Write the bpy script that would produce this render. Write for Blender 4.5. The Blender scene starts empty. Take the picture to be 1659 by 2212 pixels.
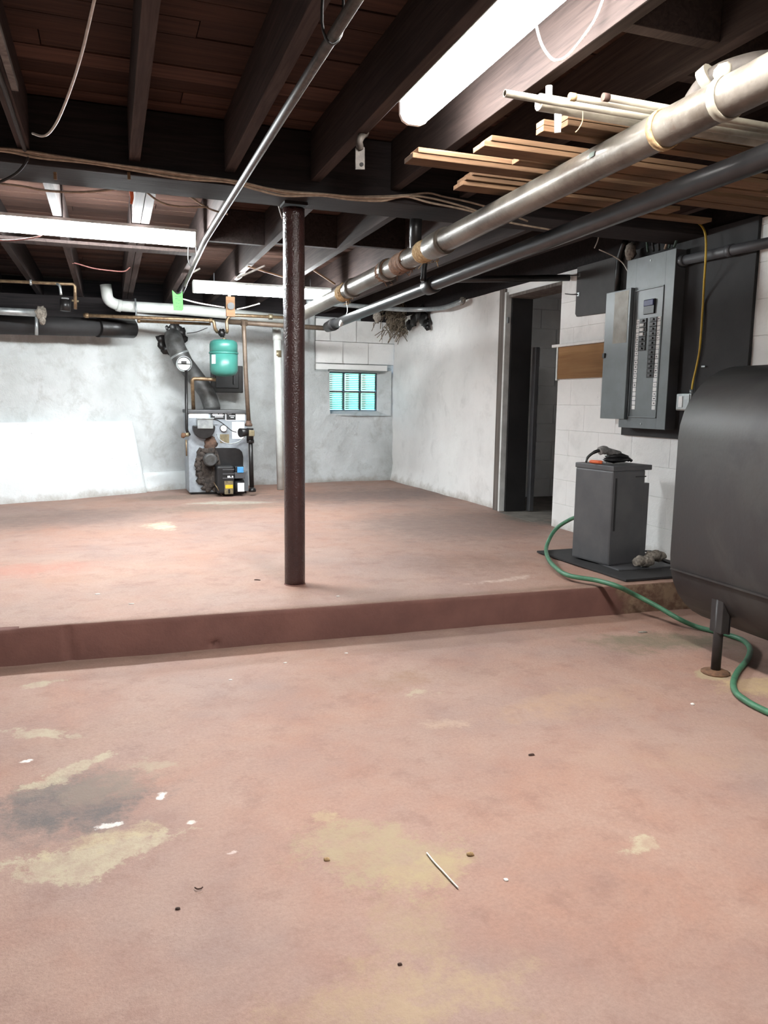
import bpy, bmesh, math, random
from mathutils import Vector, Matrix, noise
random.seed(7)
S = bpy.context.scene
COL = S.collection

# ------------------------------------------------------------------ camera
F_PX, CX, CY = 1661.0, 829.5, 1106.0            # focal length in pixels of a 1659 x 2212 frame
PITCH, ROLL, YAW = 0.1427045, 0.0135446, 0.3413265
CAM = Vector((0, 0, 1.2))
_f = Vector((math.sin(YAW)*math.cos(PITCH), math.cos(YAW)*math.cos(PITCH), -math.sin(PITCH)))
_r = Vector((math.cos(YAW), -math.sin(YAW), 0))
_u = _r.cross(_f)
RGT = _r*math.cos(ROLL) + _u*math.sin(ROLL)
UPV = -_r*math.sin(ROLL) + _u*math.cos(ROLL)
cd = bpy.data.cameras.new('camera')
cam = bpy.data.objects.new('camera', cd)
COL.objects.link(cam)
cd.sensor_fit = 'VERTICAL'
cd.sensor_height = 36.0
cd.lens = F_PX/2212*36.0
cd.clip_start = 0.02
m = Matrix((RGT, UPV, -_f)).transposed().to_4x4()
m.translation = CAM
cam.matrix_world = m
S.camera = cam

def at(px, py, axis, v):
    """point of the plane axis = v that the photograph shows at this pixel"""
    d = RGT*((px-CX)/F_PX) - UPV*((py-CY)/F_PX) + _f
    k = 'xyz'.index(axis)
    return CAM + d*((v-CAM[k])/d[k])

# ------------------------------------------------------------------ world, exposure
w = bpy.data.worlds.new('world')
S.world = w
w.use_nodes = True
wn = w.node_tree
bg = wn.nodes['Background']
sky = wn.nodes.new('ShaderNodeTexSky')
sky.sky_type = 'NISHITA'
sky.sun_disc = False
sky.sun_elevation = math.radians(25)
sky.sun_rotation = math.radians(150)
wn.links.new(sky.outputs[0], bg.inputs[0])
bg.inputs[1].default_value = 0.9
S.view_settings.view_transform = 'Standard'
S.view_settings.look = 'None'
S.view_settings.gamma = 1.0
S.view_settings.use_curve_mapping = False
S.view_settings.exposure = 0.0
POWER_NEAR, POWER_LEFT, POWER_FAR = 112.0, 228.0, 175.0   # emission of the three fluorescent lights

# ------------------------------------------------------------------ materials
def srgb(r, g, b):
    def c(v):
        v /= 255.0
        return v/12.92 if v <= 0.04045 else ((v+0.055)/1.055)**2.4
    return (c(r), c(g), c(b), 1)

class NT:
    def __init__(s, name):
        s.m = bpy.data.materials.new(name)
        s.m.use_nodes = True
        s.t = s.m.node_tree
        s.b = s.t.nodes['Principled BSDF']
        s.geo = s.t.nodes.new('ShaderNodeNewGeometry')
    def n(s, kind, **kw):
        o = s.t.nodes.new(kind)
        for k, v in kw.items():
            setattr(o, k, v)
        return o
    def link(s, a, b):
        s.t.links.new(a, b)
    def noise(s, scale, detail=4, rough=0.55, vec=None, dist=0.0):
        o = s.n('ShaderNodeTexNoise')
        o.inputs['Scale'].default_value = scale
        o.inputs['Detail'].default_value = detail
        o.inputs['Roughness'].default_value = rough
        o.inputs['Distortion'].default_value = dist
        s.link(vec if vec is not None else s.geo.outputs['Position'], o.inputs['Vector'])
        return o.outputs['Fac']
    def ramp(s, fac, a, b, ca=(0, 0, 0, 1), cb=(1, 1, 1, 1)):
        o = s.n('ShaderNodeValToRGB')
        o.color_ramp.elements[0].position = a
        o.color_ramp.elements[1].position = b
        o.color_ramp.elements[0].color = ca
        o.color_ramp.elements[1].color = cb
        s.link(fac, o.inputs[0])
        return o.outputs[0]
    def mix(s, fac, a, b, blend='MIX'):
        o = s.n('ShaderNodeMix', data_type='RGBA', blend_type=blend)
        for k, v in ((0, fac), (6, a), (7, b)):
            if isinstance(v, (int, float)):
                o.inputs[k].default_value = v
            elif isinstance(v, tuple):
                o.inputs[k].default_value = v
            else:
                s.link(v, o.inputs[k])
        return o.outputs[2]
    def math(s, op, a, b=0.0, clamp=False):
        o = s.n('ShaderNodeMath', operation=op, use_clamp=clamp)
        for k, v in ((0, a), (1, b)):
            if isinstance(v, (int, float)):
                o.inputs[k].default_value = v
            else:
                s.link(v, o.inputs[k])
        return o.outputs[0]
    def bump(s, h, strength=0.3, dist=0.01):
        o = s.n('ShaderNodeBump')
        o.inputs['Strength'].default_value = strength
        o.inputs['Distance'].default_value = dist
        s.link(h, o.inputs['Height'])
        s.link(o.outputs[0], s.b.inputs['Normal'])
    def done(s, col, rough=0.7, metal=0.0, spec=0.5):
        if isinstance(col, tuple):
            s.b.inputs['Base Color'].default_value = col
        else:
            s.link(col, s.b.inputs['Base Color'])
        if isinstance(rough, (int, float)):
            s.b.inputs['Roughness'].default_value = rough
        else:
            s.link(rough, s.b.inputs['Roughness'])
        s.b.inputs['Metallic'].default_value = metal
        s.b.inputs['Specular IOR Level'].default_value = spec
        return s.m

def plain(name, c1, c2=None, scale=14, rough=0.6, metal=0.0, bump=0.15, bscale=80, spec=0.5, dist=0.004):
    t = NT(name)
    c2 = c2 or tuple(v*0.72 for v in c1[:3])+(1,)
    f = t.ramp(t.noise(scale, 5, 0.6), 0.35, 0.68)
    t.bump(t.noise(bscale, 3), bump, dist)
    return t.done(t.mix(f, c1, c2), rough, metal, spec)

def wood(name, c1, c2, axis, grain=40, rough=0.85, whiten=None):
    t = NT(name)
    mp = t.n('ShaderNodeMapping')
    sc = [1.0, 1.0, 1.0]
    for k in range(3):
        sc[k] = 0.045 if 'xyz'[k] == axis else 1.0
    mp.inputs['Scale'].default_value = sc
    t.link(t.geo.outputs['Position'], mp.inputs['Vector'])
    g = t.noise(grain, 6, 0.65, mp.outputs[0], 1.2)
    big = t.noise(1.7, 3)
    oi = t.n('ShaderNodeObjectInfo')
    f = t.ramp(g, 0.3, 0.72)
    col = t.mix(f, c1, c2)
    v = t.math('MULTIPLY_ADD', oi.outputs['Random'], 0.75)
    v.node.inputs[2].default_value = 0.62
    v2 = t.math('MULTIPLY', v, t.math('ADD', t.math('MULTIPLY', big, 0.8), 0.6))
    cc = t.n('ShaderNodeCombineColor')
    for k in range(3):
        t.link(v2, cc.inputs[k])
    col = t.mix(1.0, col, cc.outputs[0], 'MULTIPLY')
    t.bump(g, 0.35, 0.004)
    return t.done(col, rough, 0, 0.15)

M = {}
M['joist'] = wood('stained joist wood', srgb(73, 62, 59), srgb(46, 39, 38), 'y')
M['girder'] = wood('dark girder wood', srgb(46, 41, 41), srgb(28, 26, 27), 'x')
M['plank'] = wood('subfloor boards', srgb(86, 63, 54), srgb(54, 41, 37), 'x', 26)
M['lumber'] = wood('old flooring strips', srgb(122, 95, 72), srgb(88, 66, 50), 'x', 50)
M['ply'] = wood('plywood', srgb(188, 146, 104), srgb(142, 104, 70), 'y', 9)
M['frame_wood'] = wood('grimy door frame wood', srgb(150, 142, 136), srgb(92, 84, 80), 'z', 18)
M['board_black'] = plain('black painted plywood', srgb(40, 38, 39), srgb(28, 27, 28), 5, 0.75)
M['grey_metal'] = plain('grey enamel', srgb(112, 119, 122), srgb(100, 106, 108), 6, 0.42, 0.0, 0.03)
M['dark_grey_metal'] = plain('dark grey enamel', srgb(78, 78, 80), srgb(66, 66, 69), 6, 0.5, 0, 0.04)
M['black_plastic'] = plain('black plastic', srgb(26, 25, 27), srgb(18, 18, 20), 20, 0.45)
M['galv'] = plain('galvanised steel', srgb(170, 174, 174), srgb(136, 140, 142), 18, 0.4, 0.6, 0.05)
M['jacket'] = plain('boiler jacket enamel', srgb(156, 162, 168), srgb(126, 131, 137), 9, 0.45, 0.1, 0.05)
M['white_paint'] = plain('white paint', srgb(226, 228, 226), srgb(196, 198, 194), 8, 0.5)
M['pvc'] = plain('white plastic pipe', srgb(214, 216, 212), srgb(190, 192, 187), 6, 0.4, 0, 0.02)
M['old_pvc'] = plain('dusty cream pipe', srgb(152, 145, 130), srgb(118, 110, 98), 10, 0.5, 0, 0.04)
M['copper'] = plain('dull copper', srgb(148, 126, 98), srgb(104, 84, 66), 25, 0.42, 0.65, 0.05)
M['brown_pipe'] = plain('brown pipe', srgb(108, 92, 78), srgb(84, 70, 60), 18, 0.5, 0.2, 0.05)
M['black_iron'] = plain('black iron', srgb(38, 36, 36), srgb(26, 24, 24), 22, 0.38, 0.3, 0.1)
M['dark_steel'] = plain('dark oiled steel', srgb(38, 37, 38), srgb(26, 26, 27), 16, 0.32, 0.1, 0.06)
M['conduit'] = plain('dull conduit steel', srgb(78, 73, 68), srgb(46, 43, 41), 30, 0.5, 0.0, 0.1)
M['flue'] = plain('sooty flue steel', srgb(92, 92, 92), srgb(64, 62, 60), 14, 0.5, 0.4, 0.08)
M['rust'] = plain('rust', srgb(122, 88, 64), srgb(84, 60, 46), 40, 0.85, 0, 0.5, 90)
M['teal'] = plain('teal enamel', srgb(60, 124, 114), srgb(52, 110, 101), 7, 0.38, 0, 0.02)
M['post'] = plain('glossy brown post paint', srgb(64, 41, 39), srgb(52, 33, 32), 8, 0.17, 0, 0.7, 110, 0.6, 0.006)
M['cable'] = plain('dusty tan cable', srgb(178, 158, 138), srgb(138, 120, 104), 30, 0.8)
M['cable_dark'] = plain('dark cable', srgb(46, 42, 42), srgb(32, 30, 30), 30, 0.7)
M['cable_white'] = plain('white wire', srgb(214, 206, 196), srgb(180, 172, 164), 30, 0.6)
M['cable_yellow'] = plain('yellow cable', srgb(206, 172, 60), srgb(178, 144, 60), 9, 0.6)
M['cable_pink'] = plain('pinkish wire', srgb(176, 118, 112), srgb(146, 98, 94), 30, 0.7)
M['wire_green'] = plain('green wire', srgb(62, 84, 72), srgb(46, 62, 54), 30, 0.6)
M['hose'] = plain('green hose rubber', srgb(74, 124, 94), srgb(58, 100, 76), 22, 0.5, 0, 0.06)
M['tag'] = plain('green card tag', srgb(84, 172, 78), srgb(74, 160, 70), 30, 0.6, 0, 0.02)
M['label_white'] = plain('white label', srgb(236, 236, 234), srgb(220, 220, 222), 40, 0.6, 0, 0.02)
M['label_black'] = plain('black label', srgb(22, 22, 24), srgb(16, 16, 18), 40, 0.5, 0, 0.02)
M['yellow'] = plain('yellow sticker', srgb(222, 186, 40), srgb(206, 170, 40), 40, 0.5, 0, 0.02)
M['blue'] = plain('blue reset cover', srgb(78, 148, 200), srgb(66, 132, 184), 40, 0.5, 0, 0.02)
M['navy'] = plain('navy breaker', srgb(56, 58, 112), srgb(40, 42, 84), 40, 0.5, 0, 0.02)
M['orange'] = plain('orange plastic', srgb(224, 108, 62), srgb(206, 92, 50), 40, 0.5, 0, 0.02)
M['dust'] = plain('grey lint', srgb(150, 142, 132), srgb(96, 90, 84), 60, 0.95, 0, 0.8, 60, 0.1)
M['glove_grey'] = plain('worn grey leather', srgb(140, 138, 136), srgb(90, 90, 90), 40, 0.8)
M['brass'] = plain('tarnished brass', srgb(142, 130, 104), srgb(108, 98, 78), 30, 0.45, 0.4, 0.05)
M['fibre'] = plain('tan jute fibre', srgb(186, 160, 122), srgb(132, 104, 74), 60, 0.95, 0, 0.5, 120, 0.1)
M['chip_white'] = plain('white paint fleck', srgb(236, 234, 228), srgb(216, 212, 206), 40, 0.7)
M['chip_brown'] = plain('dry brown leaf bit', srgb(70, 46, 36), srgb(48, 32, 26), 40, 0.8)
M['soot'] = plain('sooty flaking insulation', srgb(78, 68, 62), srgb(36, 32, 30), 22, 0.95, 0, 0.7, 60)
M['old_iron'] = plain('dusty brown iron', srgb(64, 57, 51), srgb(44, 38, 34), 24, 0.7, 0.1, 0.2)
M['rust_brown'] = plain('brown scaled iron', srgb(96, 72, 58), srgb(60, 46, 40), 30, 0.85, 0, 0.5, 90)
M['tan_dust'] = plain('dirty tan insulation', srgb(150, 138, 120), srgb(92, 84, 78), 30, 0.95, 0, 0.8, 60, 0.1)
M['concrete'] = plain('bare grey concrete', srgb(122, 116, 108), srgb(92, 86, 80), 8, 0.9, 0, 0.4, 60)

# oil tank: dark brown-grey enamel with dusty patches
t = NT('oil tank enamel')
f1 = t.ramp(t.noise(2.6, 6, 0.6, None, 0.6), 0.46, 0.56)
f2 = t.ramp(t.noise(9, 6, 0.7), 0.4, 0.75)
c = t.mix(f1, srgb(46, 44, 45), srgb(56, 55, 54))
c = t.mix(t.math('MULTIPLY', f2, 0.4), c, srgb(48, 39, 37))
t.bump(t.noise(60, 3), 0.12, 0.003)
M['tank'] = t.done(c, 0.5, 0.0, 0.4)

# silver painted drain pipe
t = NT('silver pipe paint')
f1 = t.ramp(t.noise(3.0, 5, 0.65), 0.45, 0.62)
c = t.mix(f1, srgb(116, 110, 102), srgb(82, 74, 66))
f2 = t.ramp(t.noise(22, 6, 0.7), 0.62, 0.72)
c = t.mix(t.math('MULTIPLY', f2, 0.5), c, srgb(92, 74, 60))
t.bump(t.noise(50, 4), 0.35, 0.004)
M['silver'] = t.done(c, 0.34, 0.3, 0.5)

# whitewashed stone / block wall
def wallmat(name, base, grey, dirt_amt, bump):
    t = NT(name)
    big = t.ramp(t.noise(1.1, 5, 0.62), 0.36, 0.66)
    col = t.mix(big, base, grey)
    mid = t.ramp(t.noise(4.2, 6, 0.68, None, 0.4), 0.52, 0.74)
    col = t.mix(t.math('MULTIPLY', mid, dirt_amt), col, srgb(142, 140, 134))
    speck = t.ramp(t.noise(24, 7, 0.8), 0.63, 0.69)
    patch = t.ramp(t.noise(1.9, 3, 0.5), 0.5, 0.66)
    col = t.mix(t.math('MULTIPLY', t.math('MULTIPLY', speck, patch), 0.8), col, srgb(88, 82, 78))
    # grime that rises from the slab
    sx = t.n('ShaderNodeSeparateXYZ')
    t.link(t.geo.outputs['Position'], sx.inputs[0])
    z = t.math('ADD', sx.outputs[2], t.math('MULTIPLY', t.noise(7, 5, 0.7), -0.22))
    low = t.ramp(z, 0.05, 0.14, (1, 1, 1, 1), (0, 0, 0, 1))
    col = t.mix(t.math('MULTIPLY', low, 0.55), col, srgb(138, 124, 106))
    h = t.math('ADD', t.noise(38, 6, 0.7), t.math('MULTIPLY', t.noise(9, 4), 1.2))
    t.bump(h, bump, 0.02)
    return t.done(col, 0.85, 0, 0.3)
M['wall'] = wallmat('whitewashed stone', srgb(216, 219, 220), srgb(184, 187, 186), 0.5, 0.8)
M['wall_block'] = wallmat('whitewashed block', srgb(242, 241, 239), srgb(228, 227, 225), 0.2, 0.3)
M['plinth'] = wallmat('fresh whitewash', srgb(228, 232, 233), srgb(220, 225, 226), 0.12, 0.4)
M['mortar'] = plain('grey mortar', srgb(84, 88, 98), srgb(64, 66, 74), 20, 0.9)
M['passage_block'] = plain('pale passage block', srgb(238, 238, 238), srgb(220, 220, 220), 3, 0.85, 0, 0.3, 50)  # near-white colour makes up for the little light in the passage

# worn red painted floor
def floormat():
    t = NT('worn red floor paint')
    pos = t.geo.outputs['Position']
    big = t.ramp(t.noise(0.9, 5, 0.65), 0.40, 0.60)
    mid = t.ramp(t.noise(2.6, 7, 0.68, None, 0.6), 0.36, 0.68)
    col = t.mix(big, srgb(164, 126, 110), srgb(150, 126, 118))
    col = t.mix(t.math('MULTIPLY', mid, 0.7), col, srgb(172, 146, 133))
    sm = t.ramp(t.noise(6.5, 7, 0.75), 0.52, 0.66)
    col = t.mix(t.math('MULTIPLY', sm, 0.45), col, srgb(130, 98, 88))
    fine = t.ramp(t.noise(85, 6, 0.85), 0.36, 0.66)
    col = t.mix(t.math('MULTIPLY', fine, 0.42), col, srgb(120, 94, 84))
    # dark crumbs and pale specks
    vr = t.ramp(t.noise(30, 7, 0.88), 0.69, 0.72)
    col = t.mix(t.math('MULTIPLY', vr, 0.6), col, srgb(74, 58, 52))
    warp = t.n('ShaderNodeTexNoise')
    warp.inputs['Scale'].default_value = 3.2
    warp.inputs['Detail'].default_value = 8
    warp.inputs['Roughness'].default_value = 0.72
    t.link(pos, warp.inputs['Vector'])
    wv = t.n('ShaderNodeVectorMath', operation='SUBTRACT')
    t.link(warp.outputs['Color'], wv.inputs[0])
    wv.inputs[1].default_value = (0.5, 0.5, 0.5)
    rag = t.math('MULTIPLY', t.math('SUBTRACT', t.noise(9, 9, 0.8), 0.5), 2.2)          # ragged edges
    blot = t.ramp(t.noise(11, 9, 0.82), 0.43, 0.56)               # paint left inside the patches
    def stain_tone(c, rx, ry, rot, color, amount, wobble, soft=0.25, ragged=1.3, left=0.45):
        nonlocal col
        ad = t.n('ShaderNodeVectorMath', operation='MULTIPLY_ADD')
        t.link(wv.outputs[0], ad.inputs[0])
        ad.inputs[1].default_value = (wobble, wobble, 0)
        t.link(pos, ad.inputs[2])
        mp = t.n('ShaderNodeMapping', vector_type='TEXTURE')
        mp.inputs['Location'].default_value = c
        mp.inputs['Rotation'].default_value = (0, 0, rot)
        mp.inputs['Scale'].default_value = (rx, ry, 0.6)
        t.link(ad.outputs[0], mp.inputs['Vector'])
        ln = t.n('ShaderNodeVectorMath', operation='LENGTH')
        t.link(mp.outputs[0], ln.inputs[0])
        d = t.math('ADD', ln.outputs['Value'], t.math('MULTIPLY', rag, ragged))
        f = t.ramp(d, 1-soft, 1+soft, (1, 1, 1, 1), (0, 0, 0, 1))
        g = t.math('ADD', t.math('MULTIPLY', blot, left), 1-left)
        col = t.mix(t.math('MULTIPLY', t.math('MULTIPLY', f, g), amount), col, color)
    L = lambda px, py, z=0.0: tuple(at(px, py, 'z', z))
    tan, grey = srgb(174, 162, 138), srgb(98, 92, 90)
    ZS = 0.176
    # lower level: grey damp patch with cream bare patches around it
    stain_tone(L(150, 1735), .32, .22, 0.2, grey, .95, .5, .5, .8, .3)
    stain_tone(L(220, 1700), .24, .10, 0.1, srgb(142, 124, 110), .6, .4, .5)
    stain_tone(L(205, 1850), .23, .085, 0.12, tan, .85, .30, .25, 1.6, .5)
    stain_tone(L(250, 1810), .16, .05, 0.1, srgb(176, 160, 130), .7, .3, .4, 2.0, .6)
    stain_tone(L(130, 1672), .13, .05, 0.6, tan, .85, .25, .25, 1.8, .5)
    stain_tone(L(330, 1650), .12, .04, -0.15, srgb(168, 154, 132), .6, .3, .3, 1.8, .6)
    stain_tone(L(85, 1585), .14, .045, -0.35, tan, .8, .2, .3, 1.6, .5)
    stain_tone(L(90, 1475), .09, .04, .3, tan, .75, .18, .3, 1.8, .5)
    stain_tone(L(800, 1835), .27, .16, -.5, srgb(160, 144, 116), .8, .4, .4, 1.3, .5)
    stain_tone(L(880, 1990), .13, .20, .2, srgb(160, 140, 112), .55, .4, .6, 1.2, .6)
    stain_tone(L(930, 1870), .14, .08, 0, srgb(168, 150, 116), .6, .3, .4, 1.2, .5)
    stain_tone(L(700, 1760), .05, .04, 0, srgb(176, 158, 124), .7, .2, .4, 1.4)
    stain_tone(L(790, 2170), .34, .12, 0, srgb(164, 142, 112), .55, .5, .6, 1.4, .7)
    stain_tone(L(1010, 2110), .2, .08, .3, srgb(172, 150, 124), .4, .4, .6, 1.6, .8)
    stain_tone(L(870, 1470), .22, .13, .2, srgb(140, 108, 86), .55, .5, .6, 1.4, .6)
    stain_tone(L(900, 1500), .09, .04, .2, tan, .6, .3, .4, 2.0, .7)
    stain_tone(L(960, 1560), .12, .05, .1, srgb(184, 160, 140), .5, .4, .5, 2.0, .8)
    stain_tone(L(1380, 1830), .06, .035, .4, srgb(180, 168, 142), .8, .18, .4, 2.0, .6)
    stain_tone(L(1430, 1385), .46, .15, -.15, srgb(116, 106, 88), .9, .4, .5, .8, .3)
    stain_tone(L(1545, 1455), .11, .08, 0, srgb(166, 150, 120), .9, .15, .3, .8, .3)
    stain_tone(L(1640, 1480), .22, .13, 0, srgb(184, 160, 122), .8, .3, .4, 1.0, .4)
    stain_tone(L(1240, 1520), .45, .14, .1, srgb(172, 142, 118), .55, .5, .7, 1.0, .6)
    stain_tone(L(1500, 1640), .5, .12, -.3, srgb(166, 138, 118), .4, .6, .8, 1.0, .6)
    stain_tone(L(60, 1645), .03, .012, .3, srgb(236, 232, 226), 1, .10, .35, 1.4, .3)
    stain_tone(L(350, 1722), .014, .028, -.5, srgb(236, 232, 226), 1, .10, .4, 1.2, .3)
    stain_tone(L(238, 1782), .03, .012, 0, srgb(236, 232, 226), 1, .12, .4, 1.6, .4)
    stain_tone(L(415, 1780), .016, .012, 0, srgb(232, 226, 220), .8, .10, .5, 1.6, .4)
    stain_tone(L(500, 1845), .018, .010, 0, srgb(222, 206, 200), .7, .10, .5, 1.6, .4)
    # the raised level; broad patches give its rear a darker tone
    stain_tone(L(350, 1136, ZS), .13, .22, 0, srgb(212, 198, 170), .7, .5, .6, 1.2, .5)
    stain_tone(L(500, 1086, ZS), .46, .13, -.05, srgb(172, 170, 156), .85, .3, .2, 1.0, .5)
    stain_tone(L(480, 1096, ZS), .9, .30, .1, srgb(122, 108, 96), .7, .6, .6, .8, .4)
    stain_tone(L(420, 1072, ZS), .9, .30, .25, srgb(104, 94, 84), .7, .5, .6, .6, .3)
    stain_tone(L(120, 1120, ZS), 1.1, .6, .4, srgb(116, 99, 92), .7, .6, .6, .6, .3)
    stain_tone(L(800, 1070, ZS), 1.7, .7, 0, srgb(114, 97, 91), .85, .6, .5, .6, .3)
    stain_tone(L(1000, 1130, ZS), 1.2, .9, 0, srgb(118, 101, 94), .7, .6, .5, .6, .3)
    stain_tone(L(1155, 1118, ZS), .32, .5, 0, srgb(110, 104, 96), .9, .2, .3, .5, .3)
    stain_tone(L(1090, 1252, ZS), .34, .04, .1, srgb(198, 176, 162), .6, .35, .5, 1.6, .6)
    stain_tone(L(1010, 1215, ZS), .5, .35, .1, srgb(126, 100, 88), .55, .5, .6, 1.0, .5)
    stain_tone(L(60, 1230, ZS), .5, .25, .1, srgb(164, 110, 96), .55, .5, .6, 1.0, .4)
    # darker brown band along the line of the step
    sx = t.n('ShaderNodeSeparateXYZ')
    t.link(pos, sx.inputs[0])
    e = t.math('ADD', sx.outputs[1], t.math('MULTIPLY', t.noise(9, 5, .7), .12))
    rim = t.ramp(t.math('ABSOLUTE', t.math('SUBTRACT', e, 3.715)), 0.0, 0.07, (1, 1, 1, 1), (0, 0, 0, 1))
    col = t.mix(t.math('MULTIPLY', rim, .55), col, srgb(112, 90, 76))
    h = t.math('ADD', t.noise(120, 4, .7), t.math('MULTIPLY', t.noise(11, 6, .65), 2.2))
    t.bump(h, .4, .006)
    return t.done(col, .72, 0, .3)
M['floor'] = floormat()

t = NT('step riser paint with shade')
c = t.mix(t.ramp(t.noise(4, 6, .65), .36, .7), srgb(118, 84, 76), srgb(102, 72, 66))  # darker than the floor paint: weaker light on this face put into the colour
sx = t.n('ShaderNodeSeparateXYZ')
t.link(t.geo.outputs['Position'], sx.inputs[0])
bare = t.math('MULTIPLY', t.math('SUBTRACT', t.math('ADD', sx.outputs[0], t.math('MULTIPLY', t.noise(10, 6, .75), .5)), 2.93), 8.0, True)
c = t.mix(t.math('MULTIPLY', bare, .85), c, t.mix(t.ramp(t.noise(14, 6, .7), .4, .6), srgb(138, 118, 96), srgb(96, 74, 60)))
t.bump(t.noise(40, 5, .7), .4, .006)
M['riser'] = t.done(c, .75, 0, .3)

def emit(name, col, s):
    t = NT(name)
    t.b.inputs['Base Color'].default_value = (0.8, 0.8, 0.8, 1)
    t.b.inputs['Emission Color'].default_value = col
    t.b.inputs['Emission Strength'].default_value = s
    return t.m
M['lens_near'] = emit('lit lens of the near light', (1.0, 0.985, 0.95, 1), POWER_NEAR)
M['lens_left'] = emit('lit lens of the left light', (0.93, 0.985, 1.0, 1), POWER_LEFT)
M['lens_far'] = emit('lit lens of the far light', (0.93, 0.985, 1.0, 1), POWER_FAR)

t = NT('ribbed block glass')
t.b.inputs['Transmission Weight'].default_value = 1.0
t.bump(t.noise(40, 2), .1, .003)
M['glass'] = t.done(srgb(150, 236, 238), .12)

# ------------------------------------------------------------------ mesh tools
WL = {}                                            # world position of every object's origin

class MB:
    def __init__(s):
        s.bm = bmesh.new()
        s.smooth = False
    def box(s, a, b, bev=0.0):
        a, b = Vector(a), Vector(b)
        lo = Vector((min(a[k], b[k]) for k in range(3)))
        hi = Vector((max(a[k], b[k]) for k in range(3)))
        return s.obox((lo+hi)/2, (hi-lo)/2, Matrix.Identity(3), bev)
    def obox(s, c, h, R, bev=0.0):
        vs = []
        for sx in (-1, 1):
            for sy in (-1, 1):
                for sz in (-1, 1):
                    vs.append(s.bm.verts.new(Vector(c) + R @ Vector((sx*h[0], sy*h[1], sz*h[2]))))
        fs = [s.bm.faces.new([vs[i] for i in q]) for q in
              ((0, 1, 3, 2), (4, 6, 7, 5), (0, 4, 5, 1), (2, 3, 7, 6), (0, 2, 6, 4), (1, 5, 7, 3))]
        if bev > 0:
            es = list({e for f in fs for e in f.edges})
            bmesh.ops.bevel(s.bm, geom=es, offset=bev, segments=2, affect='EDGES', profile=0.6)
        return s
    def beam(s, p, q, wd, hd, up=(0, 0, 1), bev=0.0):
        p, q = Vector(p), Vector(q)
        d = (q-p)
        x = d.normalized()
        y = Vector(up).cross(x).normalized()
        z = x.cross(y)
        return s.obox((p+q)/2, (d.length/2, wd/2, hd/2), Matrix((x, y, z)).transposed(), bev)
    def tube(s, pts, r, n=8, cap=True):
        pts = [Vector(p) for p in pts]
        rs = r if isinstance(r, (list, tuple)) else [r]*len(pts)
        ref = None
        rings = []
        for i, p in enumerate(pts):
            d = (pts[min(i+1, len(pts)-1)] - pts[max(i-1, 0)]).normalized()
            if ref is None:
                ref = Vector((0, 0, 1)) if abs(d.z) < 0.9 else Vector((1, 0, 0))
            x = (ref - d*ref.dot(d)).normalized()
            y = d.cross(x)
            ref = x
            rings.append([s.bm.verts.new(p + (x*math.cos(a)+y*math.sin(a))*rs[i])
                          for a in (2*math.pi*k/n for k in range(n))])
        for a, b in zip(rings, rings[1:]):
            for k in range(n):
                f = s.bm.faces.new((a[k], a[(k+1) % n], b[(k+1) % n], b[k]))
                f.smooth = True
        if cap:
            s.bm.faces.new(rings[0][::-1])
            s.bm.faces.new(rings[-1])
        return s
    def cyl(s, p, q, r, n=16, r2=None):
        return s.tube([p, q], [r, r if r2 is None else r2], n)
    def pipe(s, p, q, r, ri, n=20):
        """hollow tube"""
        p, q = Vector(p), Vector(q)
        d = (q-p).normalized()
        x = d.orthogonal().normalized()
        y = d.cross(x)
        R = []
        for c, rr in ((p, ri), (p, r), (q, r), (q, ri)):
            R.append([s.bm.verts.new(c+(x*math.cos(a)+y*math.sin(a))*rr) for a in (2*math.pi*k/n for k in range(n))])
        for a in range(4):
            A, B = R[a], R[(a+1) % 4]
            for k in range(n):
                s.bm.faces.new((A[k], A[(k+1) % n], B[(k+1) % n], B[k])).smooth = True
        return s
    def lathe(s, base, prof, n=24, axis=(0, 0, 1)):
        """profile of (radius, height) about an axis through base"""
        d = Vector(axis).normalized()
        x = d.orthogonal().normalized()
        y = d.cross(x)
        base = Vector(base)
        rings = []
        for rr, h in prof:
            rr = max(rr, 1e-4)
            rings.append([s.bm.verts.new(base + d*h + (x*math.cos(a)+y*math.sin(a))*rr)
                          for a in (2*math.pi*k/n for k in range(n))])
        for a, b in zip(rings, rings[1:]):
            for k in range(n):
                s.bm.faces.new((a[k], a[(k+1) % n], b[(k+1) % n], b[k])).smooth = True
        s.bm.faces.new(rings[0][::-1])
        s.bm.faces.new(rings[-1])
        return s
    def prism(s, poly, d, bev=0.0):
        """closed polygon of points pushed along d"""
        d = Vector(d)
        a = [s.bm.verts.new(Vector(p)) for p in poly]
        b = [s.bm.verts.new(Vector(p)+d) for p in poly]
        n = len(poly)
        fs = [s.bm.faces.new(a[::-1]), s.bm.faces.new(b)]
        for k in range(n):
            fs.append(s.bm.faces.new((a[k], a[(k+1) % n], b[(k+1) % n], b[k])))
        if bev:
            es = list({e for f in fs[:2] for e in f.edges})
            bmesh.ops.bevel(s.bm, geom=es, offset=bev, segments=2, affect='EDGES', profile=0.6)
        return s
    def grid(s, P, smooth=True):
        V = [[s.bm.verts.new(p) for p in row] for row in P]
        for i in range(len(V)-1):
            for j in range(len(V[0])-1):
                f = s.bm.faces.new((V[i][j], V[i][j+1], V[i+1][j+1], V[i+1][j]))
                f.smooth = smooth
        return V
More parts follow.
